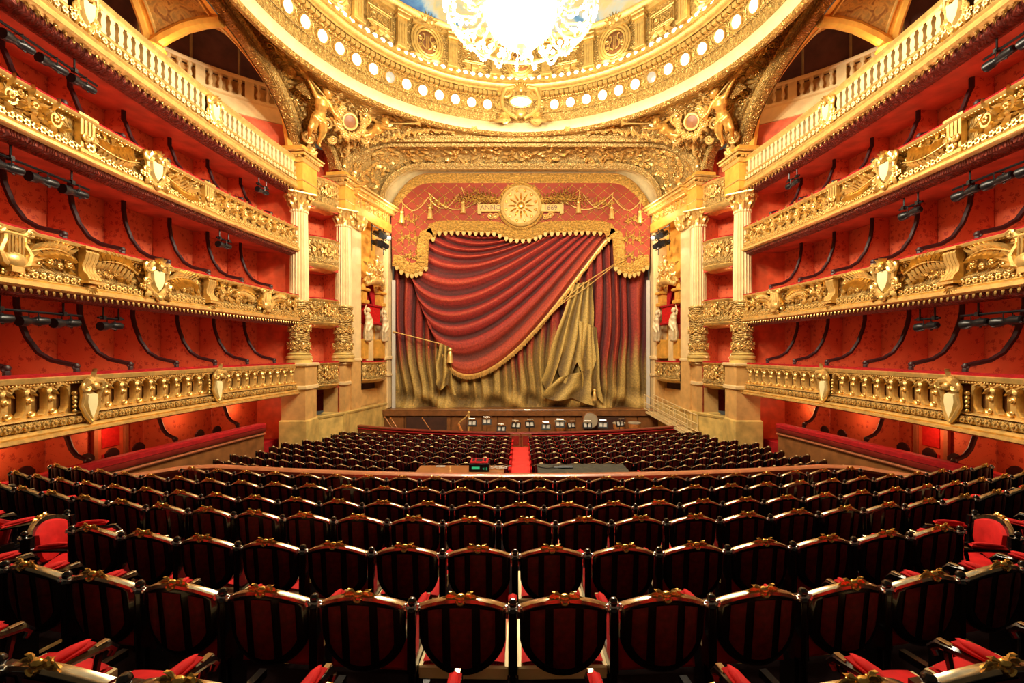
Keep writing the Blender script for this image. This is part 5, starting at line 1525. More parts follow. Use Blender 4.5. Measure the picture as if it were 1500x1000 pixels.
for s in (-1, 1):
    for x, z, q in ((6.75, 5.75, .8), (6.8, 6.9, .8), (6.85, 8.0, .7), (5.0, 9.0, .8)):
        mb = MB(); mb.mx = T(s * x, -.06, z - 4.7, rz=PI, s=(q, 1, 1.5 * q)); foliage(mb, 1.5); part(mb, 'scroll_embroidery', 'valgold', val)
# woven border following the outline: two bands of embroidered gold and a scalloped fringe
def inset(pts, d):
    out = []
    for i, p in enumerate(pts):
        a = V(*pts[max(0, i - 1)]); b = V(*pts[min(len(pts) - 1, i + 1)]); t = (b - a)
        t = t.normalized() if t.length > 1e-6 else V(1, 0)
        out.append((p[0] - t.y * d, p[1] + t.x * d))
    return out
dense = []
for i in range(len(outl) - 1):
    a, b = V(*outl[i]), V(*outl[i + 1]); n = max(1, int((b - a).length / .12))
    dense += [tuple(a.lerp(b, k / n)) for k in range(n)]
dense.append(outl[-1])
in1 = inset(dense, .72)
mb = MB(); mb.grid([[(x, -.07, z - 4.7) for x, z in dense], [(x, -.12, z - 4.7) for x, z in inset(dense, .08)], [(x, -.12, z - 4.7) for x, z in inset(dense, .64)], [(x, -.06, z - 4.7) for x, z in in1]]); part(mb, 'gold_border', 'valgold', val)
mb = MB(); tp = [(x, topz(x) - .02) for x, _ in tops]
mb.grid([[(x, -.07, z - 4.7) for x, z in tp], [(x, -.12, z - 4.7 - .1) for x, z in tp], [(x * .985, -.12, z - 4.7 - .5) for x, z in tp], [(x * .98, -.06, z - 4.7 - .58) for x, z in tp]]); part(mb, 'gold_border', 'valgold', val)
lap = MB(); lap.prism([(-.13, .06), (.13, .06), (.12, -.1), (.06, -.2), (0, -.24), (-.06, -.2), (-.12, -.1)], .02, -.04, None, .12); lapm = lap.mesh('fringe_lappet')
acc = 0; pv = V(*dense[0])
for p in dense[1:]:
    q = V(*p); acc += (q - pv).length
    if acc > .27:
        acc = 0
        if abs((q - pv).x) > .4 * (q - pv).length:
            o = link('fringe_lappet', lapm, 'medal', val); o.location = (q.x, -.09, q.y - 4.7)
    pv = q
# sun medallion
mx_, mz_ = vw(763, 303)
mb = MB(); mb.lathe([(1.25, -.0), (1.25, .2), (1.18, .26), (1.08, .22), (1.05, .18), (.3, .2), (0, .22)], 40, T(mx_, -.05, mz_ - 4.7, rx=PI / 2)); part(mb, 'medallion', 'medal', val)
mb = MB()
for k in range(12):
    a = 2 * PI * k / 12; mb.leaf(.5, .09, .05, .03, 1, 5, T(mx_ + .3 * math.cos(a), -.24, mz_ - 4.7 + .3 * math.sin(a), ry=-a) @ T(rx=PI))
    mb.flower(.1, 5, T(mx_ + .92 * math.cos(a + .26), -.26, mz_ - 4.7 + .92 * math.sin(a + .26), rz=PI))
mb.ball((mx_, -.28, mz_ - 4.7), (.24, .1, .24), 12, 8); part(mb, 'sun_relief', 'crest', val)
mb = MB(); mb.tube([(mx_ + 1.35 * math.cos(2 * PI * k / 40), -.14, mz_ - 4.7 + 1.35 * math.sin(2 * PI * k / 40)) for k in range(40)], .09, 6, closed=True); part(mb, 'medallion_rim', 'valgold', val)
# plaques with lettering
def text(body_, x, z, size, name, parent, y):
    cu = bpy.data.curves.new(name, 'FONT'); cu.body = body_; cu.size = size; cu.align_x = 'CENTER'; cu.align_y = 'CENTER'; cu.extrude = .012
    tmp = bpy.data.objects.new(name, cu); COL.objects.link(tmp)
    dg = bpy.context.evaluated_depsgraph_get(); me = bpy.data.meshes.new_from_object(tmp.evaluated_get(dg)); bpy.data.objects.remove(tmp)
    o = link(name, me, 'brown', parent); o.location = (x, y, z); o.rotation_euler = (PI / 2, 0, 0); return o
for px, word in ((719, 'ANNO'), (806, '1669')):
    x, z = vw(px, 306); z -= 4.7
    mb = MB(); mb.bbox((x, -.16, z), (1.15, .16, .5), .04); s = 1 if px > 763 else -1
    mb.bbox((x + s * .68, -.14, z), (.22, .14, .76), .04); pl = part(mb, 'plaque', 'medal', val)
    text(word, x, z, .42, 'lettering', pl, -.25)
    mb = MB(); mb.scroll(.2, 1.5, .06, .03, s, 16, T(x, -.16, z - .45), 6); mb.scroll(.18, 1.5, .06, .03, -s, 16, T(x - s * .3, -.16, z - .5), 6); part(mb, 'plaque_scroll', 'gold', val)
for s in (-1, 1):
    for k in range(4):
        mb = MB(); q = T(s * (.9 + .35 * k), -.1, mz_ - 4.7 + .25 + .12 * k, rz=PI) @ T(ry=(PI + .42 - .16 * k) if s > 0 else (-.42 + .16 * k)) @ T(s=(1, 1.6, 1.5))
        mb.mx = q; spray(mb, 2.3, True, 1 if s > 0 else -1); part(mb, 'palm_branch', 'valgold', val)
    for px, py in ((590, 312), (631, 306), (679, 298)):
        x, z = vw(px, py); x = -abs(x) * -s
        mb = MB(); mb.ball((x, -.18, z - 4.7), .12, 8, 6); mb.lathe([(.06, 0), (.11, -.06), (.14, -.3), (.18, -.62)], 10, T(x, -.18, z - 4.75)); part(mb, 'tassel', 'gold', val)
        mb = MB(); mb.tube([(x, -.14, z - 4.6), (x + .05, -.14, z - 4.2), (x + s * .1, -.12, z - 3.75)], .03, 5); part(mb, 'cord', 'gold', val)
    mb = MB()
    for a, b in (((586, 292), (628, 290)), ((628, 290), (672, 286)), ((628, 283), (700, 296))):
        p, q = V(*vw(*a)), V(*vw(*b)); mb.tube([(-(p.lerp(q, t).x) * -s * (1 if p.x < 0 else -1), -.13, p.lerp(q, t).y - .75 * math.sin(PI * t) - 4.7) for t in [k / 10 for k in range(11)]], .035, 5)
    part(mb, 'swag_cord', 'gold', val)
# white strips at the curtain's edges, dark header
for sx in (1, -1):
    mb = MB(); mb.bbox((sx * 7.83, 26.9, .45), (.2, .1, 7.9), .02)
    tag(part(mb, 'edge_board', 'paper', None), 'tall narrow white board along the edge of the curtain', 'board', 'white boards beside the curtain')

# ---- stage edge, pit -------------------------------------------------------------
mb = MB(); mb.box((0, 28.2, -3.6), (17, 4.6, .28)); mb.box((0, 25.92, -3.62), (16.3, .1, .34)); stg = struct('floor', mb, 'wood')
mb = MB(); mb.tube([(-8.1, 25.9, -3.47), (8.1, 25.9, -3.47)], .05, 6); part(mb, 'stage_lip', 'tabletop', stg)
mb = MB(); mb.box((0, 26.1, -5.0), (16.4, .1, 2.5)); pb = struct('wall_pit', mb, 'brown')
bd = MB(); bd.bbox((0, 0, 0), (.86, .06, 2.2), .02); bdm = bd.mesh('pit_panel')
for k in range(17):
    o = link('pit_panel', bdm, 'wood' if k % 3 else 'wood', pb); o.location = (-7.4 + k * .925, 26.03, -4.95)
for x in (-5.6, 5.0):
    mb = MB(); mb.box((x, 25.98, -4.9), (2.4, .1, 2.1)); part(mb, 'dark_opening', 'dark', pb)
mb = MB(); mb.box((0, 24., -5.55), (17, 5.6, .1)); struct('floor', mb, 'wood')
def pit_y(x): return 21.35 + 31 - math.sqrt(31 * 31 - x * x) + .012 * x * x
fr = []
for i in range(41):
    x = -8.9 + 17.8 * i / 40; y = pit_y(x); dy = (pit_y(x + .01) - y) / .01; n = V(dy, -1, 0).normalized(); fr.append((V(x, y, 0), n, V(0, 0, 1)))
pit = thing('pit_wall', 'curved dark red mahogany wall between the stalls and the orchestra pit', 'wall', (0, 21.4, STALL_Z))
mb = MB(); mb.sweep([(-.16, -4.02), (.12, -4.02), (.14, -3.98), (.12, -3.93), (-.14, -3.93), (-.16, -3.97)], fr); partw(mb, 'rail', 'pitwood', pit)
mb = MB(); mb.sweep([(.06, -4.02), (.06, -4.62)], fr); mb.sweep([(-.1, -4.02), (-.1, -6.1)], fr); partw(mb, 'panel', 'pitwood', pit)
mb = MB(); mb.sweep([(.1, -4.14), (.12, -4.1), (.1, -4.06), (.05, -4.06)], fr); partw(mb, 'moulding', 'velvet', pit)
gate = thing('pit_gate', 'small wooden double gate in the pit wall at the end of the aisle', 'gate', (0, 21.2, STALL_Z))
for s in (-1, 1):
    mb = MB(); mb.bbox((s * .27, 0, .33), (.5, .06, .62), .01); lf = part(mb, 'leaf', 'wood', gate)
    mb = MB(); mb.bbox((s * .27, -.04, .33), (.36, .03, .44), .01); part(mb, 'raised_panel', 'pitwood', lf)
# --- instruments and stands in the pit
def stand(x, y, z, h, rz, lab, shade=True):
    root = thing('music_stand', lab, 'music stand', (x, y, z), rz, 'music stands in the pit')
    mb = MB(); mb.tube([(0, 0, .0), (0, 0, h)], .018, 6)
    for k in range(3): mb.tube([(0, 0, .12), (.25 * math.cos(k * 2.1), .25 * math.sin(k * 2.1), .02)], .014, 5)
    part(mb, 'post', 'black', root)
    q = T(0, -.05, h + .12, rx=-.35)
    mb = MB(); mb.bbox((0, 0, 0), (.5, .02, .34), .004, q); mb.box((0, -.04, -.16), (.5, .08, .02), q); part(mb, 'desk', 'black', root)
    mb = MB(); mb.box((-.11, -.02, .02), (.15, .012, .2), q); mb.box((.11, -.02, .02), (.15, .012, .2), q); part(mb, 'score', 'paper', root)
    if shade:
        mb = MB(); mb.tube([(0, -.1, h + .3), (0, .0, h + .4), (0, -.14, h + .42)], .012, 5); mb.tube([(-.17, -.16, h + .4), (.17, -.16, h + .4)], .03, 6); part(mb, 'stand_lamp', 'steel', root)
    return root
rnd = random.Random(21)
for k in range(11):
    x = -2.6 + k * .78 + rnd.uniform(-.12, .12)
    stand(x, 23.0 + rnd.uniform(0, 1.6), -5.5, 1.3 + rnd.uniform(-.05, .25), rnd.uniform(-.5, .5), 'black music stand with white score sheets in the orchestra pit')
def bass(x, y, tilt_, rz, label, s=1.):
    root = thing('double_bass', label, 'double bass', (x, y, -5.5), rz, 'double basses leaning in the pit'); root.rotation_euler = (0, tilt_, rz)
    out = [(.0, .0), (.2, .02), (.3, .15), (.3, .32), (.2, .5), (.19, .6), (.25, .75), (.22, .95), (.08, 1.08)]
    poly = [(a * s, b * s) for a, b in out] + [(-a * s, b * s) for a, b in reversed(out[1:])]
    mb = MB(); mb.prism(poly, .12, -.12, None, .06); part(mb, 'body', 'copper', root)
    mb = MB(); mb.tube([(0, -.12, .9 * s), (0, -.06, 1.3 * s), (0, -.02, 1.85 * s)], .03, 6); mb.scroll(.06, 1.3, .03, .015, 1, 10, T(0, -.02, 1.9 * s, rz=PI / 2), 5); part(mb, 'neck', 'copper', root)
    mb = MB(); mb.box((0, -.14, .95 * s), (.05, .02, .9 * s)); part(mb, 'fingerboard', 'black', root)
    return root
bass(-6.4, 24.6, -.6, .0, 'spruce double bass leaning far over beside the pit side wall', 1.15); bass(-5.95, 24.2, -.6, .0, 'spruce double bass leaning between two others in the pit', 1.15); bass(-4.2, 24.2, -.6, .0, 'spruce double bass leaning apart from the others before the dark opening', 1.15)
root = thing('concert_harp', 'gilt concert harp standing in the orchestra pit', 'harp', (-3.3, 25.2, -5.5))
mb = MB(); mb.tube([(.28, 0, .1), (.3, 0, 1.95)], .05, 8); mb.tube([(-.3, 0, 1.35), (-.05, 0, 1.6), (.1, 0, 1.7), (.3, 0, 1.95)], .045, 7); mb.ball((.3, 0, 2.0), .08, 8, 6); part(mb, 'pillar_and_neck', 'gold', root)
mb = MB(); mb.tube([(.22, 0, .12), (-.3, 0, 1.35)], [.14, .06], 8); mb.bbox((.1, 0, .06), (.5, .3, .12), .02); part(mb, 'soundbox', 'copper', root)
mb = MB()
for k in range(12): mb.tube([(.18 - .04 * k, 0, .25 + .095 * k), (.24 - .04 * k, 0, 1.9 - .035 * k)], .004, 3)
part(mb, 'strings', 'steel', root)
root = thing('bass_drum', 'upright bass drum with a pale skin among the pit stands', 'drum', (4.0, 25.3, -5.5))
mb = MB(); mb.lathe([(.42, -.2), (.45, -.18), (.45, .18), (.42, .2)], 24, T(0, 0, 1.55, rx=PI / 2), caps=False); part(mb, 'hoop', 'wood', root)
mb = MB(); mb.lathe([(0, .19), (.42, .19)], 24, T(0, 0, 1.55, rx=PI / 2), caps=False); mb.lathe([(0, -.19), (.42, -.19)], 24, T(0, 0, 1.55, rx=PI / 2), caps=False); part(mb, 'skin', 'skin', root)
mb = MB(); mb.tube([(-.35, 0, 0), (-.3, 0, 1.2)], .03, 6); mb.tube([(.35, 0, 0), (.3, 0, 1.2)], .03, 6); mb.tube([(-.3, 0, 1.15), (.3, 0, 1.15)], .03, 6); part(mb, 'trestle', 'black', root)
for k, (x, y) in enumerate(((5.6, 24.9), (6.5, 25.0), (2.3, 25.5))):
    root = thing('kettledrum', 'copper bowl kettledrum with a pale head in the pit', 'drum', (x, y, -5.5), 0, 'kettledrums in the pit')
    mb = MB(); mb.lathe([(.08, .75), (.26, .9), (.34, 1.2), (.35, 1.42)], 18, caps=False); part(mb, 'bowl', 'copper', root)
    mb = MB(); mb.lathe([(.36, 1.4), (.37, 1.46), (.33, 1.48), (0, 1.48)], 18, caps=False); part(mb, 'head', 'skin', root)
    mb = MB(); [mb.tube([(.3 * math.cos(a), .3 * math.sin(a), 0), (.2 * math.cos(a), .2 * math.sin(a), .95)], .02, 5) for a in (0, 2.1, 4.2)]; part(mb, 'legs', 'black', root)
for k in range(10):
    x = -6.0 + k * 1.35 + rnd.uniform(-.3, .3); root = thing('pit_chair', 'plain black orchestra chair in the pit among the music stands', 'chair', (x, 22.6 + rnd.uniform(-.2, .2), -5.5), rnd.uniform(-.4, .4), 'orchestra chairs in the pit')
    mb = MB(); mb.bbox((0, 0, .47), (.42, .42, .06), .02); part(mb, 'seat', 'black', root)
    mb = MB(); mb.bbox((0, .2, .78), (.4, .04, .3), .01); part(mb, 'backrest', 'black', root)
    for sx in (-1, 1):
        for sy in (-1, 1): mb = MB(); mb.tube([(sx * .18, sy * .18, 0), (sx * .17, sy * .18, .46 if sy < 0 else .9)], .014, 5); part(mb, 'leg', 'steel', root)
# metal footbridge from stage to stalls
root = thing('footbridge', 'pale metal footbridge with mesh sides sloping from the stage down to the stalls', 'ramp', (8.0, 23.6, -4.4))
P, Q2 = V(7.35, 26.0, -3.5), V(8.35, 21.9, -4.15)
sd = V(.55, .13, 0)
mb = MB(); mb.add([tuple(P), tuple(P + sd), tuple(Q2 + sd), tuple(Q2), tuple(P - V(0, 0, .1)), tuple(P + sd - V(0, 0, .1)), tuple(Q2 + sd - V(0, 0, .1)), tuple(Q2 - V(0, 0, .1))], [(0, 1, 2, 3), (7, 6, 5, 4), (0, 3, 7, 4), (1, 5, 6, 2), (0, 4, 5, 1), (3, 2, 6, 7)]); partw(mb, 'deck', 'pale', root)
for off in (V(0, 0, 0), sd):
    mb = MB()
    for h in (.95, .5, .12): mb.tube([tuple(P + off + V(0, 0, h)), tuple(Q2 + off + V(0, 0, h))], .022, 6)
    for k in range(9): a = P.lerp(Q2, k / 8) + off; mb.tube([tuple(a), tuple(a + V(0, 0, .95))], .018, 5)
    partw(mb, 'railing', 'pale', root)
    mb = MB()
    for k in range(44):
        a = P.lerp(Q2, k / 44) + off; b = P.lerp(Q2, min(1, (k + 3) / 44)) + off
        mb.tube([tuple(a + V(0, 0, .12)), tuple(b + V(0, 0, .5))], .006, 3); mb.tube([tuple(b + V(0, 0, .12)), tuple(a + V(0, 0, .5))], .006, 3)
    o = partw(mb, 'wire_mesh', 'pale', root); o['kind'] = 'stuff'
mb = MB()
for k in range(3): mb.box((8.4 + .02 * k, 21.75 - .22 * k, -4.25 - .13 * k), (.6, .24, .08))
partw(mb, 'step', 'pale', root)
# ================================================================== CHANDELIER
root = thing('chandelier', 'huge blazing crystal and gilt chandelier hanging from the painted dome', 'chandelier', (0, RY, CH_Z))
mb = MB()
for r, z, q in ((1.12, .1, .09), (1.18, .28, .05), (2.2, -.05, .06), (1.7, .75, .06), (1.2, 1.6, .06)): mb.tube([(r * math.cos(2 * PI * k / 40), r * math.sin(2 * PI * k / 40), z) for k in range(40)], q, 6, closed=True)
part(mb, 'gilt_hoops', 'gold', root)
mb = MB(); mb.lathe([(.12, 8.0), (.12, 3.2), (.4, 2.6), (.25, 2.2), (.35, 1.2), (.2, .4), (.15, .1)], 16); part(mb, 'stem', 'gold', root)
mb = MB(); mb.lathe([(1.06, .08), (1.0, -.2), (.86, -.5), (.62, -.78), (.32, -.95), (.12, -1.0)], 32, caps=False); bowl = part(mb, 'crystal_bowl', 'crystal', root)
mb = MB()
for k in range(44):
    a = 2 * PI * k / 44
    for r, z in ((1.07, -.02), (1.02, -.2), (.93, -.42)): mb.ball((r * math.cos(a), r * math.sin(a), z), (.03, .03, .07), 5, 4)
part(mb, 'crystal_drops', 'drops', root)['kind'] = 'stuff'
mb = MB(); mb.lathe([(.1, -.98), (.16, -1.03), (.06, -1.12), (.1, -1.18), (.0, -1.28)], 12); part(mb, 'finial', 'gold', root)
arm = MB(); arm.tube([(1.1, 0, .1), (1.45, 0, -.22), (1.9, 0, -.2), (2.15, 0, .0), (2.2, 0, .1)], .04, 6); arm.scroll(.16, 1.5, .04, .02, 1, 14, T(1.55, 0, .06), 6); arm.leaf(.3, .1, .06, .1, 3, 5, T(1.9, 0, -.2, rx=PI / 2)); armm = arm.mesh('arm')
arm2 = MB(); arm2.tube([(.9, 0, .55), (1.2, 0, .35), (1.6, 0, .6), (1.7, 0, .8)], .035, 6); armm2 = arm2.mesh('arm')
cand = MB()
for dx, dy in ((2.2, 0), (2.3, .17), (2.3, -.17), (2.02, .14), (2.02, -.14)): cand.ball((dx, dy, .2), .085, 8, 6); cand.lathe([(.035, .02), (.03, .14)], 6, T(dx, dy, 0))
candm = cand.mesh('bulb_cluster')
cand2 = MB()
for dx, dy in ((1.7, .12), (1.7, -.12), (1.55, 0)): cand2.ball((dx, dy, .92), .085, 8, 6); cand2.lathe([(.035, .76), (.03, .86)], 6, T(dx, dy, 0))
candm2 = cand2.mesh('bulb_cluster')
strm = MB(); strm.tube([(1.15 + 1.0 * q / 8, 0, -.12 - .5 * math.sin(PI * q / 8)) for q in range(9)], .015, 4)
for q in range(9):
    t = q / 8; strm.ball((1.15 + 1.0 * t, 0, -.12 - .5 * math.sin(PI * t)), (.05, .05, .06), 6, 4)
strm = strm.mesh('crystal_swag')
for k in range(18):
    R_z = Matrix.Rotation(2 * PI * k / 18 + .09, 4, 'Z')
    a = link('arm', armm, 'gold', root); a.matrix_basis = R_z; b = link('bulb_cluster', candm, 'bulb', a)
    a = link('crystal_swag', strm, 'drops', root); a.matrix_basis = Matrix.Rotation(2 * PI * k / 18 + .26, 4, 'Z')
    if k % 2 == 0:
        a = link('arm', armm2, 'gold', root); a.matrix_basis = R_z; b = link('bulb_cluster', candm2, 'bulb', a)

# ================================================================== SPOTLIGHTS UNDER THE FRONTS
def spot(sx, y, tier, yaw, n, label, grp, drop=.38, L=.62, inn=.35):
    """n lanterns on a bar clamped below a gallery front"""
    zb = TIERS[tier][1]
    m = put(y, zb - .22, -inn); p = m.translation
    fr_ = m.to_euler().z
    root = thing('spotlight', label, 'spotlight', (sx * p.x, p.y, p.z - drop), 0, grp)
    root.rotation_euler.z = fr_ if sx > 0 else -fr_
    root.scale.x = 1
    S = Matrix() if sx > 0 else Matrix.Diagonal((1, -1, 1, 1))
    S = Matrix.Rotation(0 if sx > 0 else PI, 4, 'Z')
    W = n * (L + .12)
    mb = MB(); mb.tube([(-W / 2, 0, .12), (W / 2, 0, .12)], .03, 6)
    for x in (-W * .3, W * .3): mb.tube([(x, 0, .1), (x, 0, drop + .2)], .022, 5); mb.box((x, 0, .13), (.08, .1, .1))
    part(mb, 'hanger', 'black', root)
    for k in range(n):
        x = -W / 2 + W * (k + .5) / n
        q = T(x, 0, -.08, rz=yaw, rx=0) @ T(ry=PI / 2 + .06)
        mb = MB(); mb.lathe([(.06, -L * .5), (.09, -L * .46), (.1, -.05), (.075, 0), (.085, L * .2), (.11, L * .25), (.115, L * .5), (.1, L * .5)], 12, q); mb.box((0, 0, -.12), (.24, .02, .05), q); mb.tube([(x, -.1, -.08), (x, -.1, .1), (x, .1, .1), (x, .1, -.08)], .014, 4); la = part(mb, 'lantern', 'black', root)
        mb = MB(); mb.lathe([(0, L * .47), (.1, L * .46)], 12, q, caps=False); part(mb, 'lens', 'lens', la)
        mb = MB(); mb.box((x + .1, -.12, -.06), (.05, .02, .09)); part(mb, 'label_plate', 'steel', la)
    return root
SP = [(-1, 9.75, 3, 4, 'black spotlights on a bar under the topmost gallery front'), (-1, 18.0, 3, 1, 'single black spotlight under the topmost gallery front near its column end'),
      (-1, 9.9, 2, 3, 'black spotlights on a bar under the third gallery front'), (-1, 15.9, 2, 1, 'single black spotlight under the third gallery front'),
      (-1, 9.7, 1, 3, 'black spotlights on a bar under the second gallery front'), (-1, 11.6, 1, 1, 'single black spotlight under the second gallery front'),
      (1, 9.5, 3, 2, 'two black spotlights under the topmost gallery front'), (1, 17.2, 3, 1, 'single black spotlight under the topmost gallery front near its column end'),
      (1, 9.9, 2, 3, 'black spotlights on a bar under the third gallery front'), (1, 12.2, 2, 1, 'single black spotlight under the third gallery front by the shield'),
      (1, 9.7, 1, 3, 'black spotlights on a bar under the second gallery front'), (1, 11.7, 1, 1, 'single black spotlight under the second gallery front')]
for sx, y, t, n, lab in SP: spot(sx, y, t, 0, n, lab, lab if n > 0 else None)

# ================================================================== TERRACE RAIL
rl = thing('terrace_rail', 'long salmon coloured wooden rail along the front edge of the raised rear stalls', 'rail', (0, 8.0, AROWS[-1][3] - CREST))
fr = []
rp = [(-7.15, 7.98), (-6.6, 8.55)] + [(-6.0 + 12.0 * i / 24, arc_pt(8.02, 29., -6.0 + 12.0 * i / 24)) for i in range(25)] + [(6.6, 8.55), (7.15, 7.98)]
for i, p in enumerate(rp):
    a = V(*rp[max(0, i - 1)], 0); b = V(*rp[min(len(rp) - 1, i + 1)], 0); t = (b - a).normalized(); fr.append((V(*p, 0), V(-t.y, t.x, 0), V(0, 0, 1)))
mb = MB(); mb.sweep([(-.09, -2.32), (-.1, -2.27), (-.06, -2.24), (.06, -2.24), (.1, -2.27), (.09, -2.32), (-.09, -2.32)], fr); partw(mb, 'top_rail', 'railwood', rl)
mb = MB(); mb.sweep([(.04, -2.32), (.04, -4.6)], fr); mb.sweep([(-.04, -2.32), (-.04, -3.0)], fr); partw(mb, 'panel', 'pitwood', rl)

# ================================================================== CHAIRS
def outline(k=1., n=10, dz=0.):
    """seat back outline (x, z), k scales about its middle"""
    pts = []
    for i in range(n + 1): x = -.245 + .49 * i / n; pts.append((x, .862 - .075 * (x / .245) ** 2))
    for i in range(1, n * 2): a = PI * i / (n * 2); pts.append((.245 * math.cos(a) , .63 - .215 * math.sin(a)))
    cz = .66
    return [(x * k, cz + (z - cz) * k) for x, z in pts]
def by(x, z): return -.10 * (z - .45) + .05 * (x / .245) ** 2        # rake and hollow of the back
def backplate():
    mb = MB(); P = outline()
    rings = [(.80, .022), (1., .018), (1.0, -.018), (.93, -.03), (.86, -.028)]
    rows = []
    for k, y in rings: rows.append([(x, y + by(x, z), z) for x, z in outline(k)])
    mb.grid(rows, None, True)
    n = len(P); b = 0
    mb.add([(0, -.03 + by(0, .66), .66)], []); c = len(mb.v) - 1; o = (len(rings) - 1) * n
    for i in range(n): mb.f.append((c, o + i, o + (i + 1) % n))
    mb.add([(0, .03 + by(0, .66), .66)], []); c = len(mb.v) - 1
    for i in range(n): mb.f.append((c, (i + 1) % n, i))
    return mb
def inside_z(x, k):
    u = min(1, abs(x) / (.245 * k)); top = .862 - .075 * (x / .245) ** 2; cz = .66
    return cz + (.63 - .215 * math.sqrt(1 - u * u) - cz) * k, cz + (top - cz) * k
def backpanel(x0, x1):
    mb = MB(); rows = []
    for i in range(7):
        x = x0 + (x1 - x0) * i / 6; a, b = inside_z(x, .80); e = math.sin(PI * i / 6)
        rows.append([(x, -.031 - .014 * min(1, e * 1.6) * math.sin(PI * j / 6) ** .5 + by(x, a + (b - a) * j / 6), a + (b - a) * j / 6) for j in range(7)])
    mb.grid(rows); return mb
def toprail():
    mb = MB(); rows = []
    for i in range(15):
        x = -.25 + .5 * i / 14; z = .862 - .075 * (x / .245) ** 2; y = by(x, z)
        rows.append([(x, y - .028, z - .012), (x, y - .024, z + .004), (x, y - .006, z + .009), (x, y + .018, z + .004)])
    mb.grid(rows); return mb
def crestm():
    mb = MB(); z = .872; y = by(0, z) - .012
    mb.ball((0, y, z + .002), (.028, .02, .02), 8, 6)
    mb.tube([(.022 * math.cos(a), y - .018, z - .01 + .02 * math.sin(a)) for a in [PI + PI * k / 6 for k in range(7)]], .007, 5)
    for s in (-1, 1):
        mb.scroll(.02, 1.4, .009, .005, s, 9, T(s * .04, y, z), 5)
        mb.leaf(.075, .018, .014, .005, 3, 5, T(s * .03, y, z + .004, ry=.12 if s > 0 else PI - .12))
        mb.leaf(.05, .014, .014, .01, 2, 4, T(s * .02, y, z + .01, ry=-.35 if s > 0 else PI + .35))
    return mb
PX = PITCH / 2
def postm():
    mb = MB(); mb.lathe([(.035, 0), (.035, .03), (.02, .05), (.022, .4), (.026, .75), (.03, .77), (.02, .785), (.014, .79)], 8, T(-PX, 0, 0)); mb.ball((-PX, 0, .815), .027, 8, 6)
    mb.box((-PX, .02, .6), (.05, .07, .36)); mb.box((-PX, .16, .1), (.05, .36, .05)); mb.box((-PX, .1, .3), (.045, .12, .4)); return mb
def collarm():
    mb = MB()
    mb.tube([(-PX - .04, -.014, .79), (-PX + .04, -.014, .79)], .006, 4)
    for s in (-1, 1): mb.lathe([(.012, 0), (.014, .012), (.012, .024)], 8, T(-PX + s * .034, -.012, .775, ry=.4 * s)); mb.ball((-PX + s * .036, -.012, .8), .012, 6, 4)
    return mb
def armm_():
    mb = MB(); mb.tube([(-PX, .02, .66), (-PX, .12, .655), (-PX, .3, .63), (-PX, .4, .615), (-PX, .43, .58), (-PX, .41, .55)], [.018, .02, .021, .022, .02, .014], 7)
    mb.tube([(-PX, .36, .6), (-PX, .34, .5), (-PX, .2, .44), (-PX, .12, .42)], .018, 6); return mb
def padm():
    mb = MB(); mb.bbox((-PX, .2, .672), (.055, .26, .045), .02); mb.ball((-PX, .2, .688), (.028, .13, .022), 8, 6); return mb
def tipm():
    mb = MB(); mb.bbox((-PX, .37, .642), (.03, .06, .01), .003); return mb
def cushm():
    mb = MB(); rows = [[(x, y + by(x, z), z) for x, z in outline(k)] for k, y in ((.84, .022), (.78, .05), (.55, .066), (.2, .07))]
    mb.grid(rows, None, True); n = len(rows[0]); b = 3 * n
    mb.f.append(tuple(b + i for i in reversed(range(n)))); return mb
def seat_down():
    mb = MB(); rows = []
    for j in range(7):
        v = j / 6; y = .05 + .42 * v; w_ = .235 - .02 * v
        rows.append([(w_ * (-1 + 2 * i / 8), y, .435 + .05 * math.sin(PI * min(1, .12 + i / 8 * .76)) * math.sin(PI * (.15 + .7 * v)) ** .6) for i in range(9)])
    mb.grid(rows); mb.box((0, .26, .42), (.46, .43, .03)); return mb
def seat_frame():
    mb = MB(); mb.bbox((0, .045, .395), (.5, .03, .075), .008); mb.box((-.243, .26, .405), (.025, .44, .05)); mb.box((.243, .26, .405), (.025, .44, .05)); mb.bbox((0, .475, .4), (.47, .03, .06), .008); return mb
def nails():
    mb = MB()
    for k in range(30): mb.ball((-.225 + .45 * k / 29, .052, .437), .0065, 4, 3)
    return mb
def seat_up():
    mb = MB(); q = T(0, .1, .36, rx=1.35); mb.bbox((0, .17, 0), (.46, .34, .06), .02, q); return mb
def under():
    """studded underside of a tipped-up seat, with its rim"""
    mb = MB(); q = T(0, .1, .36, rx=1.35); rows = []
    for j in range(5): rows.append([(-.22 + .44 * i / 6, .0 + .33 * j / 4, -.033 - .014 * math.sin(PI * i / 6) * math.sin(PI * j / 4)) for i in range(7)])
    mb.grid(rows, q); return mb
def under_rim():
    mb = MB(); q = T(0, .1, .36, rx=1.35)
    mb.tube([(.225 * (-1 + 2 * i / 10), .015 - .03 * math.sin(PI * i / 10), -.036) for i in range(11)], .011, 5, q); return mb
BIG = dict(back=backplate().mesh('back_frame'), p1=backpanel(-.06, .06).mesh('back_panel'), p2=backpanel(-.185, -.105).mesh('back_panel'), p3=backpanel(.105, .185).mesh('back_panel'), rail=toprail().mesh('top_rail'), crest=crestm().mesh('crest'),
           post=postm().mesh('post'), collar=collarm().mesh('collar'), arm=armm_().mesh('arm'), pad=padm().mesh('arm_pad'), tip=tipm().mesh('arm_tip'), down=seat_down().mesh('seat'), frame=seat_frame().mesh('seat_frame'), nails=nails().mesh('nail_trim'),
           cush=cushm().mesh('back_cushion'), up=seat_up().mesh('seat'), under=under().mesh('underside'), urim=under_rim().mesh('rim'))
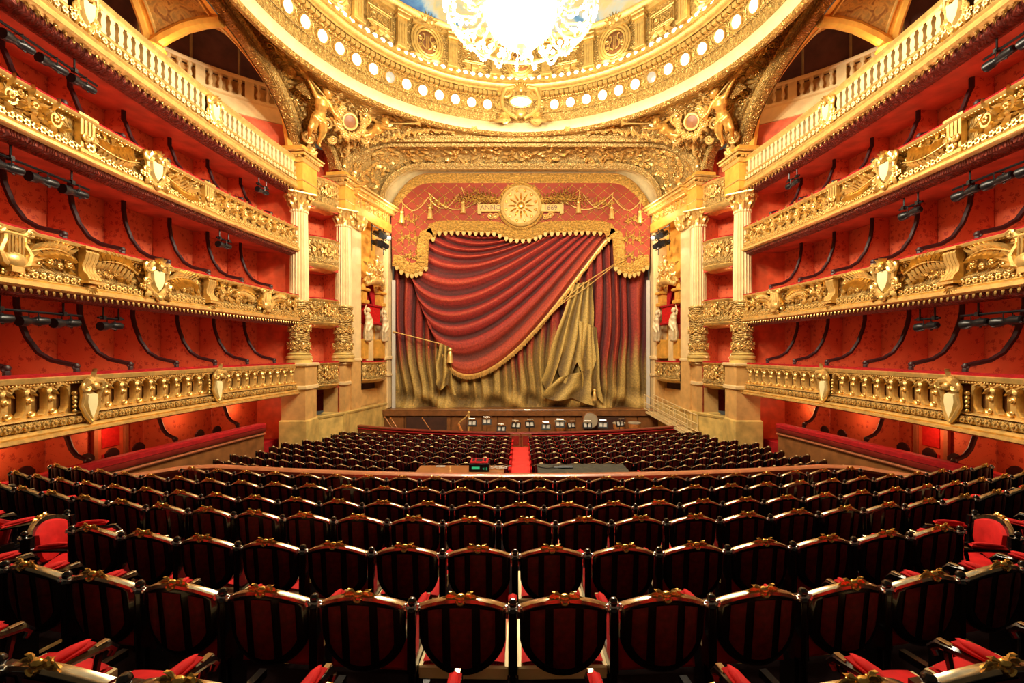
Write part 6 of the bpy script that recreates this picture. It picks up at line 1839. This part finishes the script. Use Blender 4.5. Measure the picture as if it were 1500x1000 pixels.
def chair(loc, rz, label, group, down, end=False):
    r = thing('theatre_seat', label, 'chair', loc, rz, group)
    b = link('back_frame', BIG['back'], 'ebony', r)
    for k in ('p1', 'p2', 'p3'): link('back_panel', BIG[k], 'panel', b)
    link('back_cushion', BIG['cush'], 'seat', b); link('top_rail', BIG['rail'], 'rail', b); link('crest', BIG['crest'], 'crest', b)
    for e in ((0, 1) if end else (0,)):
        for nm, k, m_ in (('post', 'post', 'ebony'), ('collar', 'collar', 'steel'), ('arm', 'arm', 'ebony'), ('arm_pad', 'pad', 'seat'), ('arm_tip', 'tip', 'rail')):
            o = link(nm, BIG[k], m_, r)
            if e: o.location.x = PITCH
    if down:
        s = link('seat', BIG['down'], 'seat', r); link('seat_frame', BIG['frame'], 'pale', r); link('nail_trim', BIG['nails'], 'rail', s)
    else:
        s = link('seat', BIG['up'], 'velvet', r); link('underside', BIG['under'], 'cane', s); link('rim', BIG['urim'], 'rail', s)
    return r
NTH = ['midmost', 'first', 'second', 'third', 'fourth', 'fifth', 'sixth', 'seventh', 'eighth', 'ninth', 'tenth', 'eleventh', 'twelfth', 'thirteenth', 'fourteenth', 'fifteenth', 'sixteenth', 'seventeenth', 'eighteenth', 'nineteenth']
rnd = random.Random(8)
NCH = 0
def px_of(x, y): return CX + F * x / y
for ri, (d, R, off, zc) in enumerate(AROWS):
    word = ['seventh', 'sixth', 'fifth', 'fourth', 'third', 'second', 'first'][ri]
    lim = [2.9, 4.4, 5.4, 7.2, 8.2, 8.3, 6.25][ri]
    ks = range(-16, 17)
    row = []
    for k in ks:
        ph_ = (k + off) * PITCH * (1.09 if ri == 0 else 1.) / R; x = R * math.sin(ph_); y = d + R - R * math.cos(ph_)
        sh = -.045 if ri in (1, 2) else 0
        x += sh
        if abs(x) > lim or y < .3: continue
        if ri == 2 and 3.95 < abs(x) < 4.85: continue
        q = px_of(x, y)
        if q < -110 or q > 1610: continue
        row.append((x, y, ph_, k))
    for n_, (x, y, a, k) in enumerate(row):
        if ri == 1: down = abs(x) < .4
        elif ri == 2: down = (-3.4 < x < -1.9) or abs(x + .9) < .2 or abs(x - .25) < .2
        elif ri == 0: down = True
        else: down = rnd.random() < .12
        nth = NTH[min(16, int(abs(k + off) + (.5 if off == .5 else 0)))]
        lab = 'black seat, cushion %s, %s from the middle in %s row behind salmon rail' % ('down' if down else 'tipped up', nth, word)
        end = n_ == len(row) - 1 or row[n_ + 1][0] - x > PITCH * 1.3
        chair((x, y, zc - CREST), a, lab, 'seats %s from the middle in the %s row behind the rail' % (nth, word), down, end); NCH += 1
# two seats turned towards the axis in the side gangway
for s in (-1, 1):
    for k, (y, z_) in enumerate(((4.15, -1.5),)):
        chair((s * 4.5, y + .0, z_ - CREST - .06), s * 1.25, 'black seat turned sideways in the side gangway, showing its red cushion and arm pads', 'sideways seats in the gangways', True, True); NCH += 1

# ---- stalls: simpler parts, each still a seat of its own; the farthest rows are joined
def merge(*ms):
    out = MB()
    for me in ms:
        vs = [tuple(v.co) for v in me.vertices]; out.add(vs, [tuple(p.vertices) for p in me.polygons])
    return out
def fill_small():
    s = {}
    s['frame'] = merge(BIG['back'], BIG['post'], BIG['arm'], BIG['up']).mesh('back_frame')
    s['panel'] = merge(BIG['p1'], BIG['p2'], BIG['p3']).mesh('back_panel')
    s['rail'] = BIG['rail']
    c = MB(); c.ball((0, by(0, .87) - .01, .874), (.07, .022, .02), 8, 5); c.ball((0, by(0, .87) - .015, .87), (.03, .03, .03), 6, 5); s['crest'] = c.mesh('crest')
    s['pad'] = merge(BIG['pad'], BIG['under']).mesh('arm_pad')
    return s
SM = fill_small()
SROWS = []
ends = [8.75, 8.8, 8.9, 9.45, 10.0, 10.0, 9.9, 10.5, 10.7, 10.7]
for k in range(10):
    d = 20.2 - .93 * k; SROWS.append((d, 30. - k * .5, ends[k], -3.9 + .03 * k))
spots = []
for k, (d, R, xe, zc) in enumerate(SROWS):
    n = 0; x0 = .68
    while True:
        a = (x0 + n * PITCH * 1.03) / R; x = R * math.sin(a); y = d + R - R * math.cos(a)
        if x > xe: break
        for s in (-1, 1):
            if k >= 8 and x < 7.0: continue                      # hidden behind the terrace
            if k == 7 and x < 3.7: continue                     # under the two tables
            spots.append((k, s * x, y, s * a, zc, n))
        n += 1
rowname = ['front', 'second', 'third', 'fourth', 'fifth', 'sixth', 'seventh', 'eighth', 'ninth', 'tenth']
budget = 300 - NCH
spots.sort(key=lambda q: -q[0] * 1000 + abs(q[1]))
single, rest = spots[:budget], spots[budget:]
ENDS = {}
for k, x, y, a, zc, n in single:
    nth = NTH[n + 1]
    r = thing('theatre_seat', 'dark stalls seat, %s from the aisle in %s row from the pit' % (nth, rowname[k]), 'chair', (x, y, zc - CREST), a, 'stalls seats %s from the aisle in the %s row' % (nth, rowname[k]))
    if n == 0: ENDS[k, x > 0] = r
    for nm, key, m_ in (('back_frame', 'frame', 'ebony'), ('back_panel', 'panel', 'panel'), ('top_rail', 'rail', 'rail'), ('crest', 'crest', 'pale'), ('arm_pad', 'pad', 'seat')): link(nm, SM[key], m_, r)  # crests in diffuse pale gilt stand in for their highlights
far = thing('far_stalls_seats', 'distant rows of dark red-backed seats next to the orchestra pit wall', 'chairs', (0, 19.5, STALL_Z)); far['kind'] = 'stuff'
for nm, key, m_ in (('back_frames', 'frame', 'ebony'), ('back_panels', 'panel', 'panel'), ('top_rails', 'rail', 'rail'), ('crests', 'crest', 'pale'), ('arm_pads', 'pad', 'seat')):  # pale crests again act as painted highlights
    me = SM[key]; co = np.array([v.co[:] for v in me.vertices]); fs0 = [tuple(p.vertices) for p in me.polygons]
    mb = MB(); b = 0
    for k, x, y, a, zc, n in rest:
        c_, s_ = math.cos(a), math.sin(a); q = co.copy(); q[:, 0] = co[:, 0] * c_ - co[:, 1] * s_ + x; q[:, 1] = co[:, 0] * s_ + co[:, 1] * c_ + y; q[:, 2] += zc - CREST
        mb.v += [tuple(p) for p in q]; mb.f += [tuple(i + b for i in f) for f in fs0]; b += len(co)
    o = partw(mb, nm, m_, far); o['kind'] = 'stuff'
# red aisle-end arm pads along the middle aisle
ap = MB(); ap.bbox((0, 0, .62), (.09, .34, .12), .04); ap.bbox((0, -.02, .3), (.05, .3, .52), .02); apm = ap.mesh('aisle_arm')
for k, (d, R, xe, zc) in enumerate(SROWS[:7]):
    for s in (-1, 1):
        host = ENDS.get((k, s > 0), far)
        place('aisle_arm', apm, 'seat', host, T(s * .385, d + .2, zc - CREST))

# ================================================================== TABLES OVER THE STALLS
root = thing('console_table', 'plain walnut table top laid over the seats left of the aisle carrying the small console', 'table', (-1.9, 13.8, STALL_Z))
mb = MB(); mb.bbox((0, 0, .88), (2.75, 1.0, .04), .01); part(mb, 'table_top', 'tabletop', root)
for x in (-1.3, 1.3):
    for y in (-.42, .42): mb = MB(); mb.box((x, y, .43), (.06, .06, .86)); part(mb, 'leg', 'wood', root)
root = thing('covered_table', 'table top covered with a creased dark green cloth beside the aisle', 'table', (1.95, 13.8, STALL_Z))
mb = MB(); rows = []
rnd = random.Random(31)
for j in range(15):
    rows.append([(-1.42 + 2.84 * i / 40, -.68 + 1.36 * j / 14, .90 + .018 * math.sin(3.1 * i * .3 + j * .8) * math.sin(j * .9 + i * .13) + rnd.uniform(0, .006)) for i in range(41)])
mb.grid(rows)
for x0, x1, y0, y1 in ((-1.42, 1.42, -.68, -.68), (-1.42, -1.42, -.68, .68), (1.42, 1.42, -.68, .68)):
    mb.grid([[(x0 + (x1 - x0) * i / 30, y0 + (y1 - y0) * i / 30, .9) for i in range(31)], [(x0 + (x1 - x0) * i / 30 * 1., y0 + (y1 - y0) * i / 30 - .02 * math.sin(i), .62 + .04 * math.sin(i * .7)) for i in range(31)]])
part(mb, 'cloth', 'cloth', root)
mb = MB(); mb.bbox((0, 0, .86), (2.7, 1.3, .04), .01); part(mb, 'table_top', 'tabletop', root)
for x in (-1.2, 1.2):
    for y in (-.5, .5): mb = MB(); mb.box((x, y, .42), (.06, .06, .84)); part(mb, 'leg', 'wood', root)
root = thing('cloth_bundle', 'flat black folded bundle lying on the dark green cloth', 'cloth', (1.35, 14.0, STALL_Z + .91))
mb = MB(); mb.bbox((0, 0, .025), (.62, .2, .05), .02); mb.bbox((.08, .02, .06), (.44, .14, .03), .01); part(mb, 'folds', 'black', root)
mb = MB(); mb.tube([(-.3, -.1, .03), (-.5, -.16, .02), (-.7, -.05, .02), (-.8, .05, .02)], .015, 5); part(mb, 'strap', 'black', root)
root = thing('light_console', 'small red and black console with a green lit screen on the walnut table', 'console', (-1.3, 13.75, STALL_Z + .90))
mb = MB(); mb.bbox((0, 0, .13), (.62, .44, .26), .02); part(mb, 'case', 'black', root)
mb = MB(); mb.bbox((0, .02, .29), (.56, .4, .06), .02, T(0, 0, 0, rx=.12)); top_ = part(mb, 'red_lid', 'velvet', root)
mb = MB(); mb.bbox((0, .0, .33), (.2, .2, .03), .01, T(rx=.12)); mb.bbox((-.18, .02, .33), (.08, .2, .02), .005, T(rx=.12)); mb.bbox((.18, .02, .33), (.08, .2, .02), .005, T(rx=.12)); part(mb, 'key_block', 'black', top_)
mb = MB(); mb.box((-.1, -.225, .12), (.24, .012, .07)); part(mb, 'screen', 'screen', root)
mb = MB(); [mb.box((.14 + .05 * k, -.225, .1 + .0 * k), (.015, .014, .05 + .015 * k)) for k in range(3)]; part(mb, 'meter_bar', 'screen', root)
root = thing('cable_tangle', 'tangled pale cable lying beside the console on the walnut table', 'cable', (-.78, 13.85, STALL_Z + .90))
mb = MB(); mb.tube([(.16 * math.cos(k * .9) + .02 * k - .1, .1 * math.sin(k * 1.3), .03 + .05 * abs(math.sin(k * .7))) for k in range(22)], .012, 5); part(mb, 'cord', 'paper', root)
mb = MB(); mb.bbox((0, 0, .006), (.3, .12, .012), .002); o = part(mb, 'paper_sheet', 'paper', None); o.location = (-2.6, 14.15, STALL_Z + .905)
tag(o, 'small white sheet of paper lying on the walnut table', 'paper')

# loge chairs glimpsed behind the ground floor parapet
for sx in (1, -1):
    for k, y in enumerate((17.0, 16.2, 13.9, 13.1, 12.4, 11.0)):
        x = 11.15 + (17.9 - y) * .11 + .35
        root = thing('box_chair', 'small dark red velvet chair looking over the ground floor box parapet', 'chair', (sx * x, y, STALL_Z + .6), sx * -PI / 2, 'chairs in the ground floor boxes')
        mb = MB(); mb.bbox((0, 0, .42), (.44, .44, .1), .03); part(mb, 'seat', 'velvet', root)
        mb = MB(); mb.prism([(-.2, .5), (.2, .5), (.22, 1.0), (.1, 1.12), (0, 1.15), (-.1, 1.12), (-.22, 1.0)], .2, .26, None, .06); part(mb, 'backrest', 'edge', root)
        for a in (-1, 1):
            for b in (-1, 1): mb = MB(); mb.tube([(a * .18, b * .18, 0), (a * .18, b * .18, .4)], .018, 5); part(mb, 'leg', 'ebony', root)
# warm unseen lights inside the ground floor boxes
for sx in (1, -1):
    for y in (18.6, 15.9, 13.1, 10.3, 7.5): lamp('unseen_box_light', (sx * 12.0, y, -2.35), 26, (1, .5, .22), .08)
